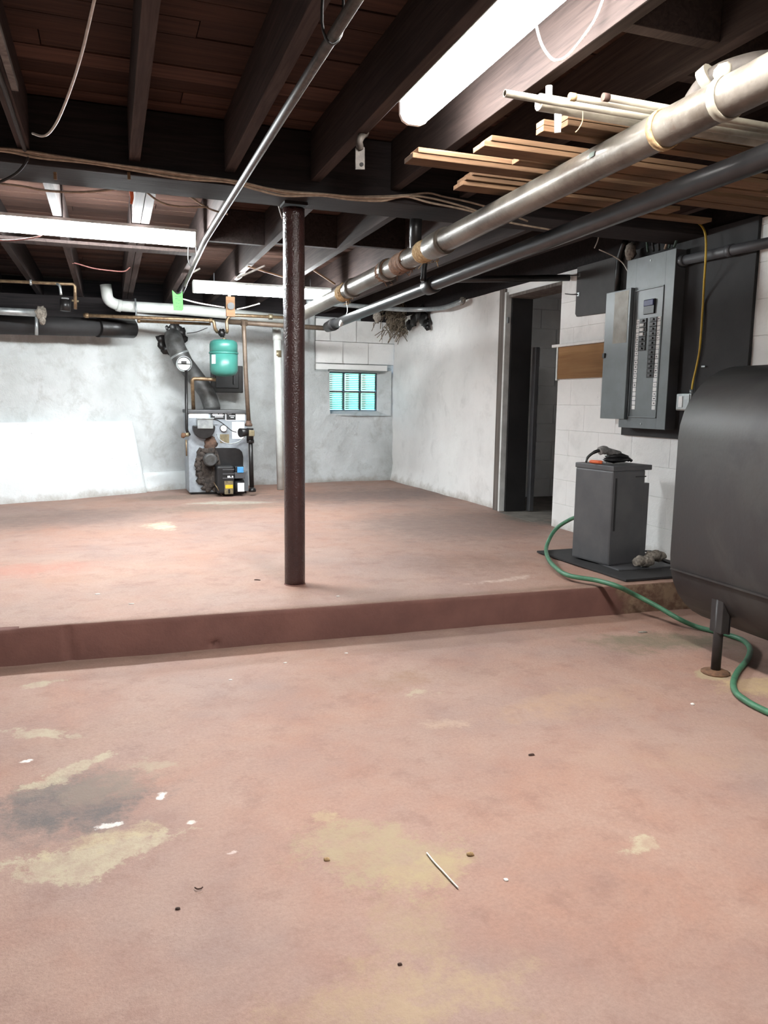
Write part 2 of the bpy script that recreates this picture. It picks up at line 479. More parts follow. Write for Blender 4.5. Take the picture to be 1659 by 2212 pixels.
    def build(s, name, mat, parent=None, label=None, origin=None):
        bmesh.ops.recalc_face_normals(s.bm, faces=s.bm.faces[:])
        lo = Vector((min(v.co[k] for v in s.bm.verts) for k in range(3)))
        hi = Vector((max(v.co[k] for v in s.bm.verts) for k in range(3)))
        o = Vector(((lo.x+hi.x)/2, (lo.y+hi.y)/2, lo.z)) if origin is None else Vector(origin)
        bmesh.ops.translate(s.bm, verts=s.bm.verts[:], vec=-o)
        me = bpy.data.meshes.new(name)
        s.bm.to_mesh(me)
        s.bm.free()
        for mm in (mat if isinstance(mat, list) else [mat]):
            me.materials.append(mm)
        ob = bpy.data.objects.new(name, me)
        COL.objects.link(ob)
        WL[ob.name] = o
        if parent is not None:
            ob.parent = parent
            ob.location = o - WL[parent.name]
        else:
            ob.location = o
        if label:
            ob['label'] = label
        return ob

def tag(o, label, cat, group=None, kind=None):
    o['label'] = label
    if cat:
        o['category'] = cat
    if group:
        o['group'] = group
    if kind:
        o['kind'] = kind
    return o

def thing(name, loc, label, cat, group=None):
    o = bpy.data.objects.new(name, None)
    o.empty_display_size = 0.1
    COL.objects.link(o)
    o.location = Vector(loc)
    WL[o.name] = Vector(loc)
    return tag(o, label, cat, group)

def structure(o, label=None):
    o['kind'] = 'structure'
    if label:
        o['label'] = label
    return o

def smooth_path(pts, sub=6):
    pts = [Vector(p) for p in pts]
    if len(pts) < 3:
        return pts
    out = []
    q = [pts[0]*2-pts[1]] + pts + [pts[-1]*2-pts[-2]]
    for i in range(1, len(q)-2):
        p0, p1, p2, p3 = q[i-1:i+3]
        for k in range(sub):
            u = k/sub
            out.append(0.5*((2*p1)+(-p0+p2)*u+(2*p0-5*p1+4*p2-p3)*u*u+(-p0+3*p1-3*p2+p3)*u**3))
    out.append(pts[-1])
    return out

def bends(pts, r=0.05, k=4):
    """polyline with rounded corners, for pipes"""
    pts = [Vector(p) for p in pts]
    out = [pts[0]]
    for a, b, c in zip(pts, pts[1:], pts[2:]):
        d1, d2 = (a-b), (c-b)
        rr = min(r, d1.length*.45, d2.length*.45)
        p, q = b+d1.normalized()*rr, b+d2.normalized()*rr
        for i in range(k+1):
            u = i/k
            out.append(p*(1-u)**2 + b*2*u*(1-u) + q*u*u)
    out.append(pts[-1])
    return out

def nz(x, y, z, s):
    return noise.noise(Vector((x*s, y*s, z*s)))

# ================================================================== THE SETTING
ZU = 0.175                                         # raised level
XR = 3.49                                          # right wall face
def step_y(x):
    return 3.69 - 0.026*(x+0.5) + 0.006*nz(x, 3, 0, 1.3)
def floor_h(x, y):
    return 0.006*nz(x, y, 1, 0.9) + 0.0025*nz(x, y, 4, 5)

b = MB()
xs = [-3.3+0.06*i for i in range(115)]
ys = [-2.7+0.06*i for i in range(112)]
b.grid([[(x, y, floor_h(x, y)) for x in xs] for y in ys])
structure(b.build('floor', M['floor'], origin=(0, 0, 0)), 'worn red painted concrete floor of the lower level in front of the step')

# raised slab with a soft chipped edge and a riser
b = MB()
def chip(x):
    return max(0, nz(x, 7, 2, 3.0)-0.25)*0.03
xs = [-3.3+0.02*i for i in range(351)]
crack = [(at(140, 1345, 'y', 3.69), at(148, 1375, 'y', 3.69)), (at(148, 1375, 'y', 3.69), at(160, 1418, 'y', 3.69))]
def near_crack(x, z):
    dmin = 9
    for p, q in crack:
        zz = min(max(z, min(p.z, q.z)), max(p.z, q.z))
        u = (zz-p.z)/(q.z-p.z+1e-9)
        xx = p.x+(q.x-p.x)*u + 0.008*nz(z, 1, 1, 60)
        dmin = min(dmin, abs(x-xx))
    return max(0, 1-dmin/0.012)
hole = at(462, 1389, 'y', 3.68)
rows = []
for k in range(13):
    z = -0.01 + (ZU-0.012+0.01)*k/12
    row = []
    for x in xs:
        y = step_y(x) + 0.004*nz(x, z, 5, 7) + 0.012*near_crack(x, z)
        d = math.hypot(x-hole.x, z-hole.z)
        y += 0.03*max(0, 1-d/0.022)
        row.append((x, y, z))
    rows.append(row)
rows.append([(x, step_y(x)+0.004+chip(x), ZU-0.004-chip(x)*.5) for x in xs])
rows.append([(x, step_y(x)+0.014+chip(x)*1.5, ZU) for x in xs])
y0 = [3.80, 3.9] + [4.0+0.08*i for i in range(76)]
for y in y0:
    rows.append([(x, y, ZU + floor_h(x, y)*min(1, (y-3.75)*6)) for x in xs])
V = b.grid(rows)
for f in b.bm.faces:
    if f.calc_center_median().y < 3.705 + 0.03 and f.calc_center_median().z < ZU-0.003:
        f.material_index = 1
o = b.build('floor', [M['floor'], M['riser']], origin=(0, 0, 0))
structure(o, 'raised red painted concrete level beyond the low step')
b = MB()
b.box((3.45, 4.7, ZU-0.05), (5.6, 9.7, ZU-0.002))
structure(b.build('floor', M['concrete'], origin=(0, 0, 0)), 'grey concrete floor through the doorway')

# far stone wall along its bent line
PL = [(-3.3, 7.06), (-1.05, 8.15), (-.42, 8.42), (.27, 8.82), (.78, 9.04), (1.68, 9.25), (2.29, 9.39), (2.86, 9.5), (3.56, 9.545)]
def far_y(x):
    for (a, c), (d, e) in zip(PL, PL[1:]):
        if x <= d:
            u = (x-a)/(d-a)
            return c+(e-c)*u
    return PL[-1][1]
WX0, WX1, WZ0, WZ1 = 2.63, 3.30, 1.075, 1.565       # clear window opening
RX0, RZ0 = 2.43, 1.575                              # block infilled recess above it
def sstep(a, c, v):
    u = min(1, max(0, (v-a)/(c-a)))
    return u*u*(3-2*u)
def wall_top(x):
    return 1.80 + 0.07*sstep(-1.1, .27, x) if x < .27 else (2.10 if x < 2.2 else 2.24)
def far_off(x, z):
    lump = 0.035*nz(x, 0, z, 1.6) + 0.016*nz(x, 3, z, 5) + 0.010*nz(x, 6, z, 13) + 0.004*nz(x, 2, z, 22)
    if x > RX0 and z > RZ0:
        lump *= 0.15
    xe = .205 + (0.95-z)*.17
    pl = sstep(xe+.03, xe-.01, x) * sstep(0.985, 0.93, z)
    strip = sstep(.40+.03*nz(x, 0, 2, 9), .37, z) * sstep(.1, .2, x) * sstep(1.0, .9, x)
    lump *= (1-.8*pl)
    foot = 0.05*sstep(.5, .15, z)*sstep(1.5, 2.2, x)
    rec = 0.085*sstep(RX0-.012, RX0+.012, x)*sstep(RZ0-.012, RZ0+.012, z)
    band = 0.07*sstep(.23, .27, x)*sstep(2.35, 2.31, x)*sstep(1.875, 1.90, z)
    return lump + 0.0*pl + 0.04*strip*(1-pl) + foot - rec + band
b = MB()
nx, nzz = 300, 104
P = []
for j in range(nzz+1):
    z = 0.12 + (2.24-0.12)*j/nzz
    row = []
    for i in range(nx+1):
        x = -3.3 + 6.86*(i/nx)
        zz = min(z, wall_top(x))
        row.append((x, far_y(x)+0.03-far_off(x, zz), zz))
    P.append(row)
V = b.grid(P)
kill = [f for f in b.bm.faces if WX0-.012 < f.calc_center_median().x < WX1+.14 and WZ0-.045 < f.calc_center_median().z < WZ1+.01]
kill += [f for f in b.bm.faces if f.calc_area() < 1e-7]
for f in b.bm.faces:
    c = f.calc_center_median()
    if (c.z < .385+.03*nz(c.x, 0, 2, 9) and c.x < .9):
        f.material_index = 1
bmesh.ops.delete(b.bm, geom=kill, context='FACES')
# splayed window reveal
yo = far_y(2.96)
O = [(WX0-.03, yo-.02, WZ0-.06), (WX1+.16, yo+.02, WZ0-.06), (WX1+.16, yo+.02, WZ1+.03), (WX0-.03, yo-.02, WZ1+.03)]
I = [(WX0, yo+.13, WZ0), (WX1, yo+.13, WZ0), (WX1, yo+.13, WZ1), (WX0, yo+.13, WZ1)]
vo = [b.bm.verts.new(p) for p in O]
vi = [b.bm.verts.new(p) for p in I]
for k in range(4):
    b.bm.faces.new((vo[k], vo[(k+1) % 4], vi[(k+1) % 4], vi[k]))
wf = b.build('wall_far', [M['wall'], M['plinth']], origin=(0, 0, 0))
structure(wf, 'lumpy whitewashed stone foundation wall behind the boiler')
b = MB()
P = []
zr = [0.10+.02*i for i in range(42)] + [.925, .938, .948, .953, .953, .953]
for j, z in enumerate(zr):
    xe = .215 + (0.95-z)*.17
    row = []
    for i in range(121):
        x = -3.3 + (xe+3.3)*i/120
        x += .006*nz(2, 9, z, 9)*(i > 110)
        d = .105 + .012*nz(x, 1, z, 3) + .005*nz(x, 5, z, 11)
        d -= max(0, (j-41))*.004 + (0, .0, .0, .0, .05, .16)[max(0, j-42)] if j > 41 else 0
        row.append((x, far_y(x)+.03-d, z))
    row.append((xe+.006, far_y(xe)+.03-.075, z))
    row.append((xe+.012, far_y(xe)+.06, z))
    P.append(row)
b.grid(P)
b.build('plaster_plinth', M['plinth'], wf, 'freshly whitewashed low plaster slab at the left foot of the wall')
# masonry around the window: concrete blocks above, header slab below them
for r in range(2):
    for c in range(4):
        x0 = RX0+.012+c*.36-(.0 if r == 0 else .17)
        x1 = min(x0+.352, 3.55)
        x0 = max(x0, RX0+.012)
        if x1-x0 < .05:
            continue
        z0 = 1.672+r*.272
        b = MB()
        yy = far_y((x0+x1)/2)+.06
        b.box((x0, yy, z0), (x1, yy+.06, z0+.266), .004)
        b.build('concrete_block', M['wall_block'], wf)
b = MB()
b.box((RX0+.015, far_y(2.9)+.02, 1.588), (3.40, far_y(2.9)+.1, 1.66), .006)
b.build('window_header', M['wall_block'], wf)

# window of six glass blocks
win = thing('window_1', (2.965, yo+.14, WZ0), 'small basement window of six bluish ribbed glass blocks', None)
win['kind'] = 'structure'
bw, bh = (WX1-WX0)/3, (WZ1-WZ0)/2
base_mesh = None
for r in range(2):
    for c in range(3):
        x0, z0 = WX0+c*bw, WZ0+r*bh
        if base_mesh is None:
            b = MB()
            b.box((x0+.010, yo+.135, z0+.010), (x0+bw-.010, yo+.21, z0+bh-.010), .008)
            for k in range(9):
                zz = z0+.03+k*(bh-.06)/8
                b.tube([(x0+.02, yo+.134, zz), (x0+bw-.02, yo+.134, zz)], .0055, 6)
            g = b.build('glass_block', M['glass'], win)
            base_mesh = g
        else:
            g = base_mesh.copy()
            COL.objects.link(g)
            g.location = base_mesh.location + Vector((c*bw, 0, r*bh))
            WL[g.name] = WL[base_mesh.name]
b = MB()
for c in range(4):
    b.box((WX0+c*bw-.010, yo+.146, WZ0), (WX0+c*bw+.010, yo+.20, WZ1))
for r in range(3):
    b.box((WX0, yo+.147, WZ0+r*bh-.009), (WX1, yo+.199, WZ0+r*bh+.009))
b.build('mortar_joint', M['mortar'], win)

# right wall: lumpy far part, doorway, block part near the panel
DY0, DY1, DZ1 = 5.59, 6.50, 2.185
b = MB()
P = []
for j in range(61):
    z = 0.1 + 2.15*j/60
    P.append([(XR + .012 + 0.018*nz(5, y, z, 1.8) + .007*nz(2, y, z, 7) - .05*sstep(.4, .15, z)*sstep(7.2, 9, y)
               + .004*nz(2, y, z, 18), y, z) for y in [6.56+.05*i for i in range(61)]])
b.grid(P)
b.box((XR+.012, -2.7, 0-.05), (XR+.26, DY0, 2.25))
b.box((XR+.05, DY1+.02, 0.1), (XR+.26, 9.56, 2.25))
b.box((XR+.004, DY0-.01, DZ1), (XR+.26, DY1+.14, 2.25))
wr = b.build('wall_right', M['wall_block'], origin=(0, 0, 0))
structure(wr, 'whitewashed right hand block wall with the doorway')
bl = {}
for r in range(11):
    z0 = ZU + r*.2035
    z1 = min(z0+.203, 2.25)
    y = 5.588
    first = .40 if r % 2 == 0 else .20
    while y > 3.2:
        y1 = y - (first if y > 5.58 else .403)
        first2 = y-y1
        key = (round(first2, 3), round(z1-z0, 3))
        if key in bl:
            o = bl[key].copy()
            COL.objects.link(o)
            o.location = (XR+.012, (y+y1)/2, z0)
        else:
            b = MB()
            b.box((XR, y1+.0006, z0+.0004), (XR+.02, y-.0006, z1-.0002), .0022)
            o = b.build('concrete_block', M['wall_block'], wr, origin=(XR+.012, (y+y1)/2, z0))
            bl[key] = o
        y = y1
# other walls
b = MB()
b.box((-3.35, -2.7, -.05), (-3.2, 9.0, 2.3))
structure(b.build('wall_left', M['wall_block'], origin=(0, 0, 0)))
b = MB()
b.box((-3.35, -2.8, -.05), (3.7, -2.65, 2.3))
structure(b.build('wall_back', M['wall_block'], origin=(0, 0, 0)))
# dark passage behind the doorway
b = MB()
b.box((3.78, 7.45, .1), (5.6, 7.6, 2.5))
b.box((5.5, 4.7, .1), (5.65, 7.45, 2.5))
b.box((3.75, 4.6, .1), (5.6, 4.75, 2.5))
b.box((3.7, 4.7, 2.32), (5.6, 7.6, 2.4))
wp = b.build('wall_passage', M['passage_block'], origin=(0, 0, 0))
structure(wp, 'pale coloured block wall of the unlit passage behind the doorway')
for r in range(11):
    for c in range(5):
        x0 = 3.80 + c*.405 - (.2 if r % 2 else 0)
        x1 = x0+.398
        x0 = max(x0, 3.79)
        if x0 > 5.3 or x1 > 5.5:
            continue
        b = MB()
        b.box((x0, 7.438, ZU+r*.203), (x1, 7.46, ZU+r*.203+.197), .004)
        b.build('concrete_block', M['passage_block'], wp)
# door frame
d1 = thing('door_1', (XR, 6.05, ZU), 'grimy wooden frame of the open doorway in the right wall', None)
d1['kind'] = 'structure'
b = MB(); b.box((XR-.018, DY1+.02, ZU), (XR+.03, DY1+.125, 2.245), .004); b.build('side_casing', M['frame_wood'], d1)
b = MB(); b.box((XR-.022, DY1-.012, ZU), (XR+.035, DY1+.018, 2.21), .003); b.build('door_stop', M['white_paint'], d1, 'white painted edge strip')
b = MB(); b.box((XR+.036, DY1-.03, ZU), (XR+.25, DY1+.018, 2.19), .003); b.build('jamb', M['board_black'], d1, 'dark inner side of the frame')
b = MB(); b.box((XR-.004, DY0+.0, DZ1-.028), (XR+.25, DY1-.03, DZ1), .003); b.build('head_jamb', M['frame_wood'], d1)
b = MB(); b.box((XR+.26, DY1-.10, ZU+.005), (XR+.30, DY1-.04, 1.72), .003); b.build('door_edge', M['dark_grey_metal'], d1, 'grey edge of a door folded back into the passage')
b = MB(); b.box((XR-.01, DY1-.03, 1.93), (XR+.012, DY1-.012, 1.985), .002); b.build('strike_plate', M['galv'], d1)

# ceiling: subfloor planks, joists, girder, blocking
b = MB()
b.box((-3.35, -2.8, 2.575), (3.75, 9.9, 2.62))
ceil = b.build('ceiling', M['plank'], origin=(0, 0, 0))
structure(ceil, 'dark open ceiling of floor boards on joists')
k = 0
y = -2.7
pm = None
while y < 9.75:
    # two board lengths per course with a staggered butt joint
    cut = [-.9, .35, 1.2, -.2, 2.1][k % 5]
    for (x0, x1) in ((-3.3, cut-.002), (cut+.002, 3.7)):
        b = MB()
        dz = random.uniform(-.003, .003)
        b.box((x0, y+.002, 2.527+dz), (x1, y+.136, 2.558+dz), .0015)
        b.build('plank', M['plank'], ceil)
    y += .139
    k += 1
def joist(x, y0, y1, z0=2.285, z1=2.526, wd=.05, jit=0.0):
    b = MB()
    b.box((x, y0, z0), (x+wd, y1, z1), .004)
    return b.build('joist', M['joist'], ceil)
NEAR_J = [-2.98, -2.54, -2.10, -1.66, -1.22, -.78, -.345, .122, .56, .985, 1.41, 1.80, 2.25, 2.70, 3.12]
for x in NEAR_J:
    joist(x, -2.7, 3.935)
FAR_J = [-2.9, -2.45, -2.0, -1.55, -1.12, -.70, -.285, .17, .2235, .63, 1.09, 1.60, 2.07, 2.52, 2.97]
for x in FAR_J:
    joist(x, 4.255, 9.62)
b = MB()
b.box((-3.3, 3.94, 2.226), (3.7, 4.25, 2.52), .006)
b.build('girder', M['girder'], ceil)
# blocking between joists
for (x0, x1, y) in ((1.46, 1.80, 2.05), (1.85, 2.25, 2.28), (.612, .985, 1.9), (1.035, 1.41, 1.92), (1.14, 1.60, 5.6), (1.65, 2.07, 5.45), (.68, 1.09, 5.7)):
    b = MB()
    b.box((x0+.002, y, 2.40 if y < 1.94 else 2.30), (x1-.002, y+.05, 2.524), .003)
    b.build('blocking', M['joist'], ceil)
b = MB()
b.box((-1.5, 6.0, 2.262), (.66, 6.14, 2.284), .003)
b.build('cross_board', M['joist'], ceil)
b = MB()
b.box((-3.3, 9.63, 2.0), (3.7, 9.72, 2.52))
b.box((-3.3, 9.20, 1.78), (.3, 9.30, 2.28))
structure(b.build('trim_1', M['girder'], origin=(0, 0, 0)), 'dark sill beam above the far wall')
b = MB()
b.box((3.50, -2.7, 2.252), (3.7, 9.6, 2.52))
structure(b.build('trim_2', M['girder'], origin=(0, 0, 0)), 'dark sill beam above the right wall')

# ================================================================== LIGHTS
def light_fixture(c, d, length, lens, label, drop=0.0):
    """wrap-around strip light hanging under the joists; c = centre of the housing's underside"""
    d = Vector(d).normalized()
    s = Vector((0, 0, 1)).cross(d)
    c = Vector(c)
    root = thing('fluorescent_light', c, label, 'light')
    h = d*(length/2)
    up = Vector((0, 0, 1))
    b = MB(); b.beam(c-h+up*.010, c+h+up*.010, .125, .020, bev=.003)
    b.build('housing', M['white_paint'], root)
    prof = [(-.058, 0), (-.057, -.045), (-.046, -.066), (-.024, -.077), (.024, -.077), (.046, -.066), (.057, -.045), (.058, 0)]
    b = MB()
    b.prism([tuple(c-h*.985+s*a+up*z) for a, z in prof], h*1.97)
    b.build('lens', lens, root)
    for e in (-1, 1):
        b = MB()
        b.prism([tuple(c+h*(.986*e)+s*a*1.04+up*(z*1.04+.001)) for a, z in prof], h*(.014*e))
        b.build('end_plate', M['white_paint'], root)
    if drop:
        for e in (-.7, .7):
            b = MB(); b.tube([c+h*e+up*.018, c+h*e+up*drop], .004, 6)
            b.build('hanger', M['galv'], root)
    return root
light_fixture((1.172, 1.80, 2.362), (0, 1, 0), 2.44, M['lens_near'], 'lit tube light, lengthened out of view for extra light, between the joists at the top of the photo')  # unseen near end lengthened to throw more light on the foreground floor
light_fixture((-.06, 5.32, 2.262), (1, .02, 0), 1.25, M['lens_left'], 'lit tube light under the joists above the left half of the floor')
light_fixture((1.32, 7.0, 2.19), (1, -.02, 0), 1.22, M['lens_far'], 'lit tube light behind the post and the pipes', .094)

# ================================================================== THINGS
def single(name, b, mat, label, cat, group=None):
    return tag(b.build(name, mat), label, cat, group)
def cable(name, pts, r, mat, label, cat='cable', group=None, sub=5, n=6):
    b = MB()
    b.tube(smooth_path(pts, sub), r, n)
    return single(name, b, M[mat], label, cat, group)
def rough_blob(b, c, rad, amp, seed, n=10):
    """lumpy closed blob"""
    c, rad = Vector(c), Vector(rad)
    rings = []
    for i in range(1, n):
        th = math.pi*i/n
        ring = []
        for k in range(2*n):
            ph = math.pi*k/n
            d = Vector((math.sin(th)*math.cos(ph), math.sin(th)*math.sin(ph), math.cos(th)))
            s = 1+amp*noise.noise(d*2.3+Vector((seed, 0, 0)))+amp*.5*noise.noise(d*6+Vector((0, seed, 0)))
            ring.append(b.bm.verts.new(c+Vector((d.x*rad.x, d.y*rad.y, d.z*rad.z))*s))
        rings.append(ring)
    t_ = b.bm.verts.new(c+Vector((0, 0, rad.z)))
    u_ = b.bm.verts.new(c-Vector((0, 0, rad.z)))
    m_ = 2*n
    for k in range(m_):
        b.bm.faces.new((t_, rings[0][k], rings[0][(k+1) % m_]))
        b.bm.faces.new((u_, rings[-1][(k+1) % m_], rings[-1][k]))
    for p, q in zip(rings, rings[1:]):
        for k in range(m_):
            b.bm.faces.new((p[k], q[k], q[(k+1) % m_], p[(k+1) % m_])).smooth = True

# ---- support post
PXX, PYY = .951, 4.165
post = thing('support_post', (PXX, PYY, ZU), 'round brown painted steel post standing near the edge of the raised floor', 'post')
b = MB()
b.tube([(PXX, PYY, ZU-.004+i*(2.205-ZU)/60) for i in range(61)], [.0575+.0007*nz(i, 2, 2, .9) for i in range(61)], 28)
b.build('column', M['post'], post)
b = MB(); b.box((PXX-.062, PYY-.062, 2.210), (PXX+.062, PYY+.062, 2.225), .003); b.build('bearing_plate', M['girder'], post)
b = MB(); b.lathe((PXX, PYY, ZU-.004), [(.061, 0), (.060, .004), (.058, .008)], 24); b.build('base_collar', M['riser'], post)

# ---- boiler
Y0 = 8.45
def B(px, py, dy=0.0):
    return at(px, py, 'y', Y0+dy)
x0, x1 = B(405, 893).x, 1.412
zt, zb = 1.048, .2
bo = thing('boiler', ((x0+x1)/2, Y0+.24, ZU), 'grey steel oil fired boiler with a black burner against the far wall', 'boiler')
b = MB(); b.box((x0, Y0, zb), (x1, Y0+.46, zt), .008); b.build('jacket', M['jacket'], bo)
b = MB(); b.box((x0-.012, Y0-.02, zt), (x1+.012, Y0+.46, zt+.038), .008); b.build('top_cap', M['dark_grey_metal'], bo)
b = MB(); b.box((x0+.02, Y0+.02, ZU-.003), (x1-.02, Y0+.45, zb), .004); b.build('base', M['black_iron'], bo)
def plate(name, px0, py0, px1, py1, mat, thick=.003, dy=0.0, parent=None, bev=0.0, label=None):
    p, q = B(px0, py0), B(px1, py1)
    b = MB(); b.box((p.x, Y0-dy-thick, p.z), (q.x, Y0-dy+.001, q.z), bev)
    return b.build(name, M[mat], parent or bo, label)
plate('rating_label', 408, 891, 451, 903, 'label_white', label='pale worn label')
lb = plate('brand_label', 454.5, 890.5, 486, 906, 'label_black', label='black label with a white winged emblem')
for (a, c, d, e) in ((459, 892, 470.5, 895), (473, 892, 481, 895), (457.5, 895.6, 484, 897), (460, 897.5, 482, 898.6), (464, 899.8, 482, 901.4)):
    plate('emblem', a, c, d, e, 'label_white', .0015, .003, lb)
wl = plate('paper_sheet', 487, 889.5, 529, 908, 'label_white', .002)
bl2 = plate('data_label', 488.7, 892, 509, 907, 'label_black', .002, .002, label='small black data label')
for (a, c, d, e) in ((491, 893.5, 500, 894.6), (495, 897.6, 507, 899), (498, 901, 505, 902.4)):
    plate('text_line', a, c, d, e, 'label_white', .0012, .004, bl2)
plate('manual_sheet', 501, 911.5, 528, 948, 'label_white', .002)
plate('service_sticker', 475, 938, 495, 957, 'brass', .002, label='yellowish worn sticker')
cb = plate('control_box', 424, 903, 458.5, 925.5, 'galv', .10, 0, None, .006)
plate('control_lid', 423, 902, 459.5, 905, 'galv', .012, .10, cb, .002)
p = B(440, 925)
pl = [(416, 919)] + [tuple((439-24*math.cos(a), 922+25*math.sin(a))) for a in (math.pi*k/16 for k in range(17))] + [(462, 919)]
b = MB(); b.prism([tuple(B(px, py)+Vector((0, -.085, 0))) for px, py in pl], (0, .086, 0), .006); b.build('flange_cover', M['black_iron'], bo)
p = B(482.5, 925)
b = MB(); b.lathe((p.x, Y0-.028, p.z), [(.037, 0), (.039, .004), (.039, .03)], 28, (0, 1, 0)); g = b.build('gauge', M['black_iron'], bo)
b = MB(); b.lathe((p.x, Y0-.030, p.z), [(.033, 0), (.033, .003)], 28, (0, 1, 0)); b.build('dial', M['label_white'], g)
b = MB(); b.beam((p.x-.012, Y0-.031, p.z+.014), (p.x+.010, Y0-.031, p.z-.012), .003, .002, up=(0, 1, 0)); b.build('needle', M['label_black'], g)
# burner mounting plate with rounded corner
def poly(pts, dy=0.0):
    return [tuple(B(px, py)+Vector((0, dy, 0))) for px, py in pts]
pl = [(436, 1000), (440, 978), (452, 968), (470, 967.5), (508, 967.5), (517, 970), (522.5, 976), (525, 986), (525, 1024), (521, 1060), (500, 1063), (480, 1062), (462, 1052), (448, 1042), (436, 1026)]
b = MB(); b.prism(poly(pl, -.012), (0, .013, 0), .003); b.build('burner_door', M['dark_steel'], bo, 'glossy black burner door plate')
p = B(446, 1005)
pl = [(431, 966), (424, 976), (426, 986), (421.5, 996), (424, 1012), (422, 1026), (431, 1036), (440, 1048), (452, 1053), (462, 1062), (474, 1062), (476, 1000), (470, 976), (452, 963), (440, 970)]
b = MB(); b.prism(poly(pl, -.016), (0, .017, 0), .004)
for k in range(46):
    a = k*2.4
    q = B(452+random.uniform(.75, 1)*28*math.cos(a)*(1 if math.cos(a) < 0 else .5), 1012+random.uniform(.7, 1)*46*math.sin(a))
    rough_blob(b, q+Vector((0, -.02, 0)), (random.uniform(.02, .04), .02, random.uniform(.02, .045)), .6, k*3.1, 4)
b.build('insulation', M['soot'], bo, 'ragged sooty insulation ring')
b = MB(); rough_blob(b, B(455, 958)+Vector((0, -.015, 0)), (.062, .022, .075), .45, 4.4, 10); b.build('rust_patch', M['rust_brown'], bo, 'rusted blistered cover')
p = B(452, 992)
b = MB(); b.lathe((p.x, Y0-.13, p.z), [(.055, 0), (.072, .012), (.075, .07), (.06, .13)], 24, (0, 1, 0)); b.build('air_tube', M['flue'], bo)
bu = plate('burner_housing', 462, 1003, 499, 1060, 'black_plastic', .20, .06, None, .02)
for yy in (1009, 1018, 1027):
    plate('vent_rib', 474, yy, 498, yy+1.8, 'dark_grey_metal', .006, .26, bu)
for (a, c) in ((484, 489.5), (489.5, 492), (493, 496)):
    plate('white_lettering', a, 1026 if a > 484 and a < 490 else 1023, c, 1028, 'label_white', .002, .262, bu)
plate('scroll_label', 477.5, 1034, 496, 1061, 'brass', .003, .26, bu)
plate('yellow_sticker', 479.5, 1042, 495.5, 1049, 'yellow', .004, .261, bu, label='yellow sticker')
plate('black_mark', 485.5, 1051, 489.5, 1060, 'label_black', .004, .262, bu)
q0, q1 = B(500, 1047), B(521, 1047)
b = MB(); b.cyl((q0.x, Y0-.16, q0.z-.005), (q1.x, Y0-.16, q1.z-.005), .078, 24); mo = b.build('motor', M['black_plastic'], bo)
b = MB(); b.box((q0.x+.03, Y0-.243, q0.z-.05), (q1.x-.005, Y0-.236, q1.z+.045), .002); b.build('motor_label', M['label_white'], mo)
tr = plate('primary_control', 500, 1017, 522, 1029, 'dark_grey_metal', .14, .08, None, .004)
plate('transformer', 501, 1004, 520, 1017, 'black_plastic', .13, .08, None, .01)
plate('reset_cover', 505.5, 1005, 519, 1017, 'blue', .02, .21, None, .006, label='light blue cover')
b = MB(); b.tube(smooth_path([B(460, 906, -.09), B(472, 909, -.05), B(488, 920, -.05), B(500, 930, -.06), B(511, 934, -.08)], 5), .005, 6); b.build('control_wire', M['black_plastic'], bo)
b = MB(); b.tube(smooth_path([B(468, 938, -.02), B(475, 950, -.05), B(490, 958, -.06), B(508, 957, -.06), B(522, 950, -.05), B(530, 942, -.06)], 5), .006, 6); b.build('flexible_conduit', M['galv'], bo)
b = MB(); b.tube(smooth_path([B(462, 1042, -.2), B(468, 1052, -.25), B(474, 1062, -.25), B(481, 1071, -.2)], 5), .005, 6); b.build('oil_line', M['copper'], bo)
b = MB(); b.tube(smooth_path([B(520, 1027, -.15), B(526, 1021, -.1), B(532, 1017, -.02)], 4), .006, 6); b.build('motor_cord', M['galv'], bo)

# ---- flue pipe
fl = thing('flue_pipe', at(453, 882, 'y', 8.72), 'sooty grey smoke pipe slanting from the boiler up into the wall', 'pipe')
pa, pb_ = at(455, 884, 'y', 8.72), at(394, 778, 'y', 8.72)
zf = zt+.0425
pf = Vector((pa.x+.012, pa.y, zf))
b = MB(); b.tube([pf, pf+Vector((0, 0, .03)), pf+Vector((-.02, 0, .10)), pf+Vector((-.06, 0, .2)), pb_], [.094, .094, .092, .092, .092], 24); b.build('lower_section', M['flue'], fl)
pc = at(381, 752, 'y', 8.74)
b = MB(); b.tube([pb_+(pa-pb_)*.06, pb_, pc, at(376, 736, 'y', 8.80), at(374, 727, 'y', 8.89)], [.098, .1, .1, .098, .095], 24); b.build('elbow', M['flue'], fl)
b = MB(); b.tube([pb_+(pc-pb_)*.35, pb_+(pc-pb_)*.5], .104, 24); b.build('joint_band', M['galv'], fl)
pd = at(398, 786, 'y', 8.60)
b = MB(); b.pipe(pd+Vector((0, .0, 0)), pd+Vector((0, .12, 0)), .083, .074, 28); dm = b.build('draft_regulator', M['galv'], fl)
b = MB(); b.lathe(pd+Vector((0, .02, 0)), [(.066, 0), (.068, .004), (.066, .01)], 28, (0, 1, 0)); b.build('damper_disc', M['white_paint'], dm)
b = MB(); b.box(pd+Vector((-.03, .005, .005)), pd+Vector((.025, .018, .03)), .002); b.build('weight', M['black_iron'], dm)
b = MB(); b.cyl(pd+Vector((-.066, .012, 0)), pd+Vector((.066, .012, 0)), .004, 8); b.build('pivot_rod', M['black_iron'], dm)
b = MB()
for k in range(12):
    a = k/12*2*math.pi
    rough_blob(b, at(370+23*math.cos(a), 732+26*math.sin(a), 'y', 8.965), (.055, .03, .055), .6, k*2.3, 5)
b.build('flue_cement', M['black_iron'], wf, 'black sooty cement around the smoke pipe hole')

